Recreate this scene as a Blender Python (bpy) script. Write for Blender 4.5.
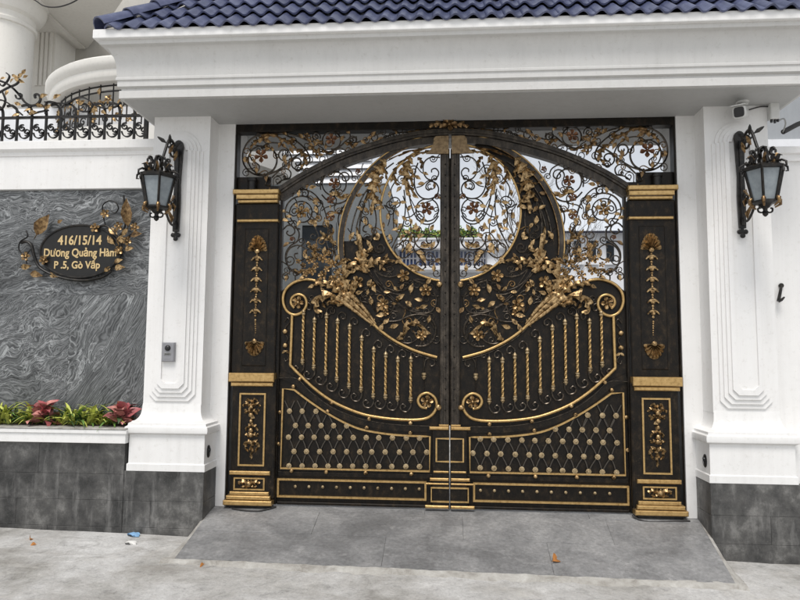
import bpy, math, random
from mathutils import Vector, Matrix
random.seed(7)
PI = math.pi
scene = bpy.context.scene
for o in list(bpy.data.objects):
    bpy.data.objects.remove(o)

# ------------------------------------------------------------------ camera
CX, CY, CZ = -0.035, -5.35, 1.43
YAW, PITCH, ROLL, FPX = math.radians(4.1), math.radians(4.8), math.radians(-0.44), 640.0
_f = Vector((-math.sin(YAW) * math.cos(PITCH), math.cos(YAW) * math.cos(PITCH), math.sin(PITCH)))
_r = Vector((math.cos(YAW), math.sin(YAW), 0.0))
_d = -_r.cross(_f)
_r, _d = math.cos(ROLL) * _r + math.sin(ROLL) * _d, -math.sin(ROLL) * _r + math.cos(ROLL) * _d
cam = bpy.data.cameras.new('camera')
cam.sensor_width = 36.0
cam.lens = 36.0 * FPX / 800.0
cam.clip_start = 0.05
cam.clip_end = 500.0
camo = bpy.data.objects.new('camera', cam)
scene.collection.objects.link(camo)
_u, _b = -_d, -_f
camo.matrix_world = Matrix(((_r.x, _u.x, _b.x, CX), (_r.y, _u.y, _b.y, CY), (_r.z, _u.z, _b.z, CZ), (0, 0, 0, 1)))
scene.camera = camo

# ------------------------------------------------------------------ sky, sun, exposure
SUN_EL, SUN_AZ = math.radians(60), math.radians(190)      # azimuth clockwise from +Y: behind the viewer
world = bpy.data.worlds.new('World')
scene.world = world
world.use_nodes = True
wn = world.node_tree
wn.nodes.clear()
w_out = wn.nodes.new('ShaderNodeOutputWorld')
w_bg = wn.nodes.new('ShaderNodeBackground')
w_sky = wn.nodes.new('ShaderNodeTexSky')
w_hsv = wn.nodes.new('ShaderNodeHueSaturation')
w_sky.sky_type = 'NISHITA'
w_sky.sun_disc = False
w_sky.sun_elevation = SUN_EL
w_sky.sun_rotation = SUN_AZ
w_sky.air_density = 1.0
w_sky.dust_density = 1.0
w_sky.ozone_density = 1.0
w_hsv.inputs['Saturation'].default_value = 0.22            # cloud cover
w_bg.inputs['Strength'].default_value = 0.105
wn.links.new(w_sky.outputs[0], w_hsv.inputs['Color'])
wn.links.new(w_hsv.outputs[0], w_bg.inputs['Color'])
wn.links.new(w_bg.outputs[0], w_out.inputs['Surface'])
sun = bpy.data.lights.new('sun', 'SUN')
sun.energy = 1.5
sun.angle = math.radians(24)
sun.color = (1.0, 0.96, 0.91)
suno = bpy.data.objects.new('sun', sun)
scene.collection.objects.link(suno)
_sd = Vector((math.sin(SUN_AZ) * math.cos(SUN_EL), math.cos(SUN_AZ) * math.cos(SUN_EL), math.sin(SUN_EL)))
suno.rotation_euler = _sd.to_track_quat('Z', 'Y').to_euler()
suno.location = _sd * 20
scene.view_settings.view_transform = 'Standard'
scene.view_settings.look = 'None'
scene.view_settings.gamma = 1.0
scene.view_settings.exposure = 0.66
scene.cycles.max_bounces = 4
scene.cycles.diffuse_bounces = 3
scene.cycles.glossy_bounces = 2
scene.render.resolution_x, scene.render.resolution_y = 1024, 768

# ------------------------------------------------------------------ survey helper: photo point on the vertical plane Y -> metres
def at(px, py, Y=0.0):
    d = _r * ((px - 400) / FPX) + _d * ((py - 300) / FPX) + _f
    t = (Y - CY) / d.y
    return Vector((CX + t * d.x, Y, CZ + t * d.z))
def g2(p, Y=0.0):
    v = at(p[0], p[1], Y)
    return (v.x, v.z)
M_PX = 5.35 / FPX                      # one photo pixel at the gate, in metres
def atz(px, py, z):
    d = _r * ((px - 400) / FPX) + _d * ((py - 300) / FPX) + _f
    t = (z - CZ) / d.z
    return Vector((CX + t * d.x, CY + t * d.y, z))

# ------------------------------------------------------------------ mesh helpers
class MB:
    def __init__(s):
        s.v, s.f = [], []
    def add(s, vs, fs):
        n = len(s.v)
        s.v += [tuple(v) for v in vs]
        s.f += [tuple(i + n for i in f) for f in fs]
        return s
    def box(s, x0, x1, y0, y1, z0, z1):
        return s.add([(x0, y0, z0), (x1, y0, z0), (x1, y1, z0), (x0, y1, z0), (x0, y0, z1), (x1, y0, z1), (x1, y1, z1), (x0, y1, z1)],
                     [(3, 2, 1, 0), (4, 5, 6, 7), (0, 1, 5, 4), (1, 2, 6, 5), (2, 3, 7, 6), (3, 0, 4, 7)])
    def cbox(s, x0, x1, y0, y1, z0, z1, b):
        """box whose front (low Y) edges are chamfered"""
        a = [(x0, y1, z0), (x1, y1, z0), (x1, y1, z1), (x0, y1, z1)]
        m = [(x0, y0 + b, z0), (x1, y0 + b, z0), (x1, y0 + b, z1), (x0, y0 + b, z1)]
        c = [(x0 + b, y0, z0 + b), (x1 - b, y0, z0 + b), (x1 - b, y0, z1 - b), (x0 + b, y0, z1 - b)]
        fs = [(0, 3, 2, 1), (8, 9, 10, 11)]
        for i in range(4):
            j = (i + 1) % 4
            fs += [(i, j, 4 + j, 4 + i), (4 + i, 4 + j, 8 + j, 8 + i)]
        return s.add(a + m + c, fs)
    def prism(s, poly, y0, y1, cham=0.0):
        """polygon in XZ, front at y0, back at y1"""
        ar = sum(poly[i][0] * poly[(i + 1) % len(poly)][1] - poly[(i + 1) % len(poly)][0] * poly[i][1] for i in range(len(poly)))
        if ar < 0: poly = poly[::-1]
        n = len(poly)
        vs = [(x, y0, z) for x, z in poly] + [(x, y1, z) for x, z in poly]
        fs = [tuple(range(n)), tuple(range(2 * n - 1, n - 1, -1))]
        for i in range(n):
            j = (i + 1) % n
            fs.append((i, n + i, n + j, j))
        return s.add(vs, fs)
    def ring(s, outer, inner, y0, y1):
        """frame between two equal-length XZ loops"""
        n = len(outer)
        vs = [(x, y0, z) for x, z in outer] + [(x, y0, z) for x, z in inner] + [(x, y1, z) for x, z in outer] + [(x, y1, z) for x, z in inner]
        fs = []
        for i in range(n):
            j = (i + 1) % n
            fs += [(i, j, n + j, n + i), (2 * n + j, 2 * n + i, 3 * n + i, 3 * n + j), (j, i, 2 * n + i, 2 * n + j), (n + i, n + j, 3 * n + j, 3 * n + i)]
        return s.add(vs, fs)
    def bar(s, pts, w, y0, y1, closed=False):
        """flat bar following an XZ path; w = width or list"""
        n = len(pts)
        if not isinstance(w, (list, tuple)): w = [w] * n
        vs = []
        for i, (x, z) in enumerate(pts):
            if closed: a, b = pts[(i - 1) % n], pts[(i + 1) % n]
            else: a, b = pts[max(i - 1, 0)], pts[min(i + 1, n - 1)]
            dx, dz = b[0] - a[0], b[1] - a[1]
            l = math.hypot(dx, dz) or 1.0
            nx, nz = -dz / l * w[i] / 2, dx / l * w[i] / 2
            vs += [(x + nx, y0, z + nz), (x - nx, y0, z - nz), (x - nx, y1, z - nz), (x + nx, y1, z + nz)]
        fs = []
        for i in range(n if closed else n - 1):
            j = (i + 1) % n
            for k in range(4):
                fs.append((i * 4 + k, i * 4 + (k + 1) % 4, j * 4 + (k + 1) % 4, j * 4 + k))
        if not closed:
            fs += [(3, 2, 1, 0), tuple((n - 1) * 4 + k for k in range(4))]
        return s.add(vs, fs)
    def tube(s, pts, r, n=6, closed=False, sq=1.0):
        """round bar along a 3-D path"""
        pts = [Vector(p) for p in pts]
        m = len(pts)
        if not isinstance(r, (list, tuple)): r = [r] * m
        vs = []
        up = None
        for i, p in enumerate(pts):
            if closed: t = pts[(i + 1) % m] - pts[(i - 1) % m]
            else: t = pts[min(i + 1, m - 1)] - pts[max(i - 1, 0)]
            if t.length < 1e-9: t = Vector((0, 0, 1))
            t.normalize()
            if up is None:
                up = Vector((0, 1, 0)) if abs(t.y) < 0.9 else Vector((1, 0, 0))
            up = up - t * up.dot(t)
            if up.length < 1e-6: up = t.orthogonal()
            up.normalize()
            sd = t.cross(up)
            for k in range(n):
                a = 2 * PI * k / n
                vs.append(p + up * (math.cos(a) * r[i] * sq) + sd * (math.sin(a) * r[i]))
        fs = []
        for i in range(m if closed else m - 1):
            j = (i + 1) % m
            for k in range(n):
                l = (k + 1) % n
                fs.append((i * n + k, i * n + l, j * n + l, j * n + k))
        if not closed:
            fs += [tuple(range(n - 1, -1, -1)), tuple((m - 1) * n + k for k in range(n))]
        return s.add(vs, fs)
    def lathe(s, prof, c=(0, 0, 0), axis='Z', n=12, lob=0, lobamp=0.0, sx=1.0):
        """profile (r, h) about an axis through c"""
        vs = []
        for r, h in prof:
            for k in range(n):
                a = 2 * PI * k / n
                rr = r * (1 + lobamp * math.cos(lob * a)) if lob else r
                x, y = rr * math.cos(a) * sx, rr * math.sin(a)
                if axis == 'Z': vs.append((c[0] + x, c[1] + y, c[2] + h))
                else: vs.append((c[0] + x, c[1] - h, c[2] + y))           # axis 'Y': h towards the viewer
        m = len(prof)
        fs = []
        for i in range(m - 1):
            for k in range(n):
                l = (k + 1) % n
                fs.append((i * n + k, i * n + l, (i + 1) * n + l, (i + 1) * n + k))
        fs += [tuple(range(n - 1, -1, -1)), tuple((m - 1) * n + k for k in range(n))]
        return s.add(vs, fs)
    def stack(s, x0, x1, y0, y1, prof):
        """rectangular moulding: rings (offset, z) round a plan rectangle, capped"""
        vs = []
        for o, z in prof:
            vs += [(x0 - o, y0 - o, z), (x1 + o, y0 - o, z), (x1 + o, y1 + o, z), (x0 - o, y1 + o, z)]
        fs = []
        for i in range(len(prof) - 1):
            for k in range(4):
                l = (k + 1) % 4
                fs.append((i * 4 + k, i * 4 + l, i * 4 + 4 + l, i * 4 + 4 + k))
        n = len(vs)
        fs += [(3, 2, 1, 0), (n - 4, n - 3, n - 2, n - 1)]
        return s.add(vs, fs)
    def mesh(s, name, smooth=None):
        me = bpy.data.meshes.new(name)
        me.from_pydata(s.v, [], s.f)
        me.update()
        if smooth is not None:
            for p in me.polygons: p.use_smooth = True
            me.set_sharp_from_angle(angle=math.radians(smooth))
        return me

COL = scene.collection
def obj(name, mesh, mat, parent=None, smooth=None, loc=None, rot=None, scl=None):
    if isinstance(mesh, MB): mesh = mesh.mesh(name, smooth)
    o = bpy.data.objects.new(name, mesh)
    COL.objects.link(o)
    if mat is not None and len(mesh.materials) == 0: mesh.materials.append(mat)
    if parent is not None:
        o.parent = parent
        base = ORI.get(parent.name)
        if loc is None and base is not None and parent.type == 'EMPTY': o.location = -base
        elif loc is not None: o.location = Vector(loc) - (base if base is not None and parent.type == 'EMPTY' else Vector((0, 0, 0)))
    elif loc is not None: o.location = loc
    if rot is not None: o.rotation_euler = rot
    if scl is not None: o.scale = scl
    return o
ORI = {}
def thing(name, label, cat, loc=(0, 0, 0), group=None):
    o = bpy.data.objects.new(name, None)
    COL.objects.link(o)
    o.empty_display_size = 0.1
    o.location = loc
    ORI[o.name] = Vector(loc)
    o['label'] = label; o['category'] = cat; o['kind'] = 'thing'
    if group: o['group'] = group
    return o
def tag(o, label, cat, group=None):
    o['label'] = label; o['category'] = cat; o['kind'] = 'thing'
    if group: o['group'] = group
    return o
def struct(o):
    o['kind'] = 'structure'
    return o
def copy_tree(o, parent=None, skip=()):
    c = o.copy()
    COL.objects.link(c)
    c.parent = parent
    for ch in list(o.children):
        if ch.name.split('.')[0] in skip: continue
        copy_tree(ch, c)
    return c
def mirrored(o, label, skip=()):
    c = copy_tree(o, None, skip)
    c.location = (-o.location.x, o.location.y, o.location.z)
    c.scale = (-1, 1, 1)
    c['label'] = label
    return c

def crom(pts, k=6, closed=False):
    """Catmull-Rom through 2-D points"""
    n = len(pts)
    out = []
    for i in range(n if closed else n - 1):
        if closed: a, b, c, d = pts[(i - 1) % n], pts[i], pts[(i + 1) % n], pts[(i + 2) % n]
        else: a, b, c, d = pts[max(i - 1, 0)], pts[i], pts[i + 1], pts[min(i + 2, n - 1)]
        for j in range(k):
            t = j / k
            out.append(tuple(0.5 * (2 * b[q] + (c[q] - a[q]) * t + (2 * a[q] - 5 * b[q] + 4 * c[q] - d[q]) * t * t + (3 * b[q] - a[q] - 3 * c[q] + d[q]) * t ** 3) for q in range(len(b))))
    if not closed: out.append(tuple(pts[-1]))
    return out
def spiral(c, r0, r1, a0, turns, n=None):
    """spiral from radius r0 at angle a0 (deg, photo sense: y down) in to r1; turns>0 clockwise on the photo"""
    n = n or max(8, int(abs(turns) * 20))
    return [(c[0] + (r0 + (r1 - r0) * i / n) * math.cos(math.radians(a0) + 2 * PI * turns * i / n),
             c[1] + (r0 + (r1 - r0) * i / n) * math.sin(math.radians(a0) + 2 * PI * turns * i / n)) for i in range(n + 1)]

# ------------------------------------------------------------------ materials
def mat(name, build):
    m = bpy.data.materials.new(name)
    m.use_nodes = True
    nt = m.node_tree
    b = nt.nodes['Principled BSDF']
    build(nt, b)
    return m
def N(nt, t, **kw):
    n = nt.nodes.new(t)
    for k, v in kw.items():
        if k in n.inputs: n.inputs[k].default_value = v
        else: setattr(n, k, v)
    return n
def pos(nt, scale=(1, 1, 1), rot=(0, 0, 0)):
    g = N(nt, 'ShaderNodeNewGeometry')
    m = N(nt, 'ShaderNodeMapping')
    m.inputs['Scale'].default_value = scale
    m.inputs['Rotation'].default_value = rot
    nt.links.new(g.outputs['Position'], m.inputs['Vector'])
    return m.outputs[0]
def noise(nt, vec, scale, detail=4, rough=0.55, dist=0.0):
    n = N(nt, 'ShaderNodeTexNoise', Scale=scale, Detail=detail, Roughness=rough, Distortion=dist)
    nt.links.new(vec, n.inputs['Vector'])
    return n.outputs['Fac']
def ramp(nt, fac, stops):
    r = N(nt, 'ShaderNodeValToRGB')
    e = r.color_ramp.elements
    e[0].position, e[0].color = stops[0][0], (*stops[0][1], 1)
    e[1].position, e[1].color = stops[-1][0], (*stops[-1][1], 1)
    for p, c in stops[1:-1]:
        x = e.new(p); x.color = (*c, 1)
    nt.links.new(fac, r.inputs[0])
    return r.outputs[0]
def mixc(nt, fac, a, b, mode='MIX'):
    m = N(nt, 'ShaderNodeMix', data_type='RGBA', blend_type=mode)
    for s, v in ((0, fac), (6, a), (7, b)):
        if hasattr(v, 'is_linked') or hasattr(v, 'links'): nt.links.new(v, m.inputs[s])
        elif s == 0: m.inputs[0].default_value = v
        else: m.inputs[s].default_value = (*v, 1)
    return m.outputs[2]
def bump(nt, b, h, strength, dist=0.01):
    n = N(nt, 'ShaderNodeBump', Strength=strength, Distance=dist)
    nt.links.new(h, n.inputs['Height'])
    nt.links.new(n.outputs[0], b.inputs['Normal'])
def g3(v): return (v, v, v)

def paint_white(base, dirt, streak=0.35):
    def f(nt, b):
        p = pos(nt)
        n1 = noise(nt, p, 1.7, 7, 0.68)
        n2 = noise(nt, pos(nt, (14, 14, 0.5)), 1.3, 6, 0.68)
        n3 = noise(nt, p, 26, 6, 0.75)
        c1 = ramp(nt, n1, [(0.35, dirt), (0.60, base)])
        c2 = ramp(nt, n2, [(0.28, tuple(x * 0.90 for x in dirt)), (0.42, dirt), (0.56, base)])
        c = mixc(nt, streak, c1, c2)
        c = mixc(nt, 1.0, c, ramp(nt, n3, [(0.28, (0.86, 0.85, 0.83)), (0.44, g3(1.0))]), 'MULTIPLY')
        nt.links.new(c, b.inputs['Base Color'])
        b.inputs['Roughness'].default_value = 0.55
        bump(nt, b, noise(nt, p, 90, 6, 0.7), 0.22, 0.003)
    return f
M = {}
M['white'] = mat('white_wall_paint', paint_white((0.805, 0.797, 0.782), (0.745, 0.735, 0.718)))
M['white_trim'] = mat('white_trim_paint', paint_white((0.805, 0.80, 0.785), (0.74, 0.732, 0.715)))
M['cream'] = mat('cream_house_paint', paint_white((0.83, 0.805, 0.75), (0.79, 0.765, 0.71)))
M['taupe'] = mat('grey_beige_house_paint', paint_white((0.50, 0.48, 0.44), (0.45, 0.43, 0.39)))
M['soffit'] = mat('shaded_soffit_paint', paint_white((0.45, 0.45, 0.44), (0.41, 0.41, 0.40)))  # shade on the canopy's underside is put into this darker base colour
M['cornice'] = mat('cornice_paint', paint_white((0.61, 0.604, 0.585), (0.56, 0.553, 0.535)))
M['far_white'] = mat('far_house_paint', paint_white((0.80, 0.81, 0.83), (0.74, 0.75, 0.77)))
M['far_grey2'] = mat('neighbour_grey_paint', paint_white((0.33, 0.345, 0.36), (0.29, 0.305, 0.32)))
M['far_grey'] = mat('far_house_grey', paint_white((0.20, 0.215, 0.22), (0.16, 0.175, 0.18)))

def iron(nt, b):
    p = pos(nt)
    n1 = noise(nt, pos(nt, (1, 1, 0.6)), 19, 7, 0.70)
    n2 = noise(nt, p, 90, 3, 0.6)
    c = ramp(nt, n1, [(0.38, (0.0045, 0.0035, 0.0026)), (0.54, (0.011, 0.0078, 0.0048)), (0.64, (0.028, 0.019, 0.0105)), (0.78, (0.065, 0.044, 0.024))])
    c2 = ramp(nt, n2, [(0.58, (0, 0, 0)), (0.80, (0.040, 0.029, 0.018))])
    nt.links.new(mixc(nt, 1.0, c, c2, 'ADD'), b.inputs['Base Color'])
    b.inputs['Metallic'].default_value = 0.25
    b.inputs['Specular IOR Level'].default_value = 0.30
    nt.links.new(ramp(nt, n1, [(0.3, g3(0.36)), (0.7, g3(0.52))]), b.inputs['Roughness'])
    bump(nt, b, noise(nt, p, 45, 3), 0.10, 0.004)
M['iron'] = mat('dark_bronze_ironwork', iron)
def frame_iron(nt, b):
    p = pos(nt)
    n1 = noise(nt, pos(nt, (1, 1, 0.35)), 24, 7, 0.72)
    c = ramp(nt, n1, [(0.34, (0.010, 0.008, 0.006)), (0.50, (0.032, 0.025, 0.018)), (0.66, (0.075, 0.060, 0.045))])
    c2 = ramp(nt, noise(nt, p, 110, 3, 0.6), [(0.55, (0, 0, 0)), (0.78, (0.06, 0.047, 0.034))])
    nt.links.new(mixc(nt, 1.0, c, c2, 'ADD'), b.inputs['Base Color'])
    b.inputs['Metallic'].default_value = 0.4
    b.inputs['Roughness'].default_value = 0.40
    bump(nt, b, noise(nt, p, 45, 3), 0.12, 0.004)
M['frame_iron'] = mat('lit_frame_iron', frame_iron)  # mottled iron in a lighter copy: lit, reflecting look put into the colour
def scroll_iron(nt, b):
    p = pos(nt)
    nt.links.new(ramp(nt, noise(nt, p, 40, 4), [(0.35, (0.030, 0.025, 0.021)), (0.75, (0.14, 0.115, 0.088))]), b.inputs['Base Color'])
    b.inputs['Metallic'].default_value = 0.75
    b.inputs['Roughness'].default_value = 0.30
M['scroll'] = mat('burnished_scroll_iron', scroll_iron)
def black_iron(nt, b):
    p = pos(nt)
    nt.links.new(ramp(nt, noise(nt, p, 30, 4), [(0.4, (0.010, 0.010, 0.010)), (0.75, (0.040, 0.034, 0.028))]), b.inputs['Base Color'])
    b.inputs['Metallic'].default_value = 0.4
    b.inputs['Roughness'].default_value = 0.42
M['black_iron'] = mat('black_ironwork', black_iron)
def gold(c0, c1, c2, met=0.55, rough=0.40, st=(0.30, 0.46, 0.70)):
    def f(nt, b):
        p = pos(nt)
        n1 = noise(nt, p, 38, 4, 0.65)
        n2 = noise(nt, p, 190, 2, 0.6)
        a = ramp(nt, n1, [(st[0], c0), (st[1], c1), (st[2], c2)])
        nt.links.new(mixc(nt, ramp(nt, n2, [(0.62, g3(0)), (0.80, g3(0.6))]), a, c0), b.inputs['Base Color'])
        b.inputs['Metallic'].default_value = met
        b.inputs['Roughness'].default_value = rough
        bump(nt, b, n2, 0.15, 0.002)
    return f
M['gold'] = mat('worn_gold_leaf_paint', gold((0.08, 0.048, 0.020), (0.40, 0.265, 0.125), (0.66, 0.47, 0.245), 0.78, 0.40, (0.40, 0.52, 0.72)))
M['bronze_bar'] = mat('dull_bronze_bar_paint', gold((0.10, 0.065, 0.032), (0.20, 0.135, 0.07), (0.30, 0.21, 0.11), 0.5, 0.42))
M['gold_bar'] = mat('gold_bar_paint', gold((0.33, 0.205, 0.080), (0.50, 0.325, 0.130), (0.61, 0.415, 0.180), 0.70, 0.31))
M['rosette'] = mat('champagne_rosette_paint', gold((0.13, 0.09, 0.045), (0.33, 0.245, 0.135), (0.50, 0.39, 0.235), 0.5, 0.45))
M['bronze'] = mat('bronze_leaf_paint', gold((0.04, 0.026, 0.015), (0.17, 0.10, 0.045), (0.42, 0.28, 0.13), 0.75, 0.36))
M['copper'] = mat('coppery_flower_paint', gold((0.05, 0.028, 0.018), (0.17, 0.075, 0.04), (0.34, 0.19, 0.09), 0.5, 0.42))

def slate(nt, b):
    p = pos(nt)
    oi = N(nt, 'ShaderNodeObjectInfo')
    n1 = noise(nt, p, 4.2, 8, 0.72)
    n2 = noise(nt, pos(nt, (4.5, 4.5, 0.8)), 2.6, 7, 0.72)
    a = ramp(nt, n1, [(0.37, (0.024, 0.024, 0.023)), (0.47, (0.056, 0.055, 0.053)), (0.55, (0.085, 0.083, 0.079)), (0.66, (0.19, 0.186, 0.176))])
    s = ramp(nt, n2, [(0.53, g3(0)), (0.60, g3(0.22)), (0.70, g3(0.60))])
    c = mixc(nt, s, a, (0.24, 0.235, 0.225))
    c = mixc(nt, ramp(nt, noise(nt, p, 75, 4, 0.75), [(0.60, g3(0)), (0.74, g3(0.45))]), c, (0.22, 0.215, 0.205))
    t = ramp(nt, oi.outputs['Random'], [(0.0, g3(0.95)), (1.0, g3(1.04))])
    c = mixc(nt, 1.0, c, t, 'MULTIPLY')
    nt.links.new(c, b.inputs['Base Color'])
    nt.links.new(ramp(nt, n2, [(0.4, g3(0.42)), (0.8, g3(0.7))]), b.inputs['Roughness'])
    bump(nt, b, noise(nt, p, 22, 6, 0.7), 0.35, 0.006)
M['slate'] = mat('slate_tile', slate)
def ramp_slate(nt, b):
    p = pos(nt)
    oi = N(nt, 'ShaderNodeObjectInfo')
    n1 = noise(nt, p, 2.3, 7, 0.68, 0.5)
    n2 = noise(nt, pos(nt, (1.0, 1.6, 1)), 5.2, 10, 0.82, 0.2)
    n3 = noise(nt, p, 38, 4, 0.7)
    a = ramp(nt, n1, [(0.36, (0.145, 0.145, 0.145)), (0.50, (0.205, 0.205, 0.205)), (0.64, (0.275, 0.273, 0.27))])
    c = mixc(nt, ramp(nt, n2, [(0.53, g3(0)), (0.62, g3(0.30)), (0.72, g3(0.65))]), a, (0.42, 0.415, 0.405))
    c = mixc(nt, 1.0, c, ramp(nt, n3, [(0.3, g3(0.74)), (0.7, g3(1.20))]), 'MULTIPLY')
    edge = noise(nt, pos(nt, (0.5, 3.0, 1)), 4.0, 7, 0.7)
    c = mixc(nt, ramp(nt, edge, [(0.60, g3(0)), (0.74, g3(0.5))]), c, (0.10, 0.10, 0.103))
    c = mixc(nt, 1.0, c, ramp(nt, oi.outputs['Random'], [(0.0, g3(0.93)), (1.0, g3(1.06))]), 'MULTIPLY')
    nt.links.new(c, b.inputs['Base Color'])
    b.inputs['Roughness'].default_value = 0.62
    bump(nt, b, noise(nt, p, 26, 6, 0.7), 0.3, 0.005)
M['ramp'] = mat('ramp_slate_tile', ramp_slate)
def grout(nt, b):
    b.inputs['Base Color'].default_value = (0.12, 0.118, 0.113, 1)
    b.inputs['Roughness'].default_value = 0.9
M['grout'] = mat('cement_grout', grout)
def concrete(nt, b):
    p = pos(nt)
    n1 = noise(nt, p, 0.9, 8, 0.66, 0.4)
    n2 = noise(nt, p, 7.5, 10, 0.80, 0.2)
    n3 = noise(nt, p, 55, 5, 0.7)
    a = ramp(nt, n1, [(0.36, (0.33, 0.318, 0.292)), (0.45, (0.48, 0.468, 0.445)), (0.54, (0.58, 0.572, 0.555)), (0.64, (0.68, 0.675, 0.66))])
    s = ramp(nt, n2, [(0.33, g3(0.52)), (0.44, g3(0.90)), (0.56, g3(1.02)), (0.69, g3(1.22))])
    c = mixc(nt, 1.0, a, s, 'MULTIPLY')
    c = mixc(nt, 1.0, c, ramp(nt, n3, [(0.30, g3(0.78)), (0.5, g3(1.0)), (0.72, g3(1.08))]), 'MULTIPLY')
    st = noise(nt, pos(nt, (0.6, 1.6, 1)), 1.7, 6, 0.7, 1.5)
    c = mixc(nt, ramp(nt, st, [(0.57, g3(0)), (0.70, g3(0.5))]), c, (0.30, 0.28, 0.25))
    vc = N(nt, 'ShaderNodeTexVoronoi', feature='DISTANCE_TO_EDGE', Scale=0.62)
    wv = N(nt, 'ShaderNodeVectorMath', operation='ADD'); nn = N(nt, 'ShaderNodeTexNoise', Scale=3.0, Detail=6)
    nt.links.new(p, nn.inputs['Vector'])
    sc_ = N(nt, 'ShaderNodeVectorMath', operation='SCALE'); sc_.inputs['Scale'].default_value = 0.45
    nt.links.new(nn.outputs['Color'], sc_.inputs[0]); nt.links.new(p, wv.inputs[0]); nt.links.new(sc_.outputs[0], wv.inputs[1])
    nt.links.new(wv.outputs[0], vc.inputs['Vector'])
    c = mixc(nt, ramp(nt, vc.outputs['Distance'], [(0.0, g3(0.28)), (0.004, g3(0.12)), (0.010, g3(0))]), c, (0.16, 0.15, 0.135))
    sand = noise(nt, pos(nt, (0.8, 1.4, 1)), 2.6, 7, 0.72, 0.8)
    c = mixc(nt, ramp(nt, sand, [(0.57, g3(0)), (0.70, g3(0.55))]), c, (0.60, 0.575, 0.53))
    nt.links.new(c, b.inputs['Base Color'])
    b.inputs['Roughness'].default_value = 0.92
    bump(nt, b, noise(nt, p, 18, 9, 0.80), 0.9, 0.014)
M['concrete'] = mat('street_concrete', concrete)
def cement(nt, b):
    p = pos(nt)
    n2 = noise(nt, p, 9, 7, 0.7, 0.4)
    nt.links.new(ramp(nt, n2, [(0.3, (0.22, 0.205, 0.18)), (0.5, (0.38, 0.365, 0.335)), (0.72, (0.52, 0.51, 0.48))]), b.inputs['Base Color'])
    b.inputs['Roughness'].default_value = 0.95
    bump(nt, b, noise(nt, p, 30, 6, 0.75), 0.6, 0.01)
M['cement'] = mat('rough_cement', cement)

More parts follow.
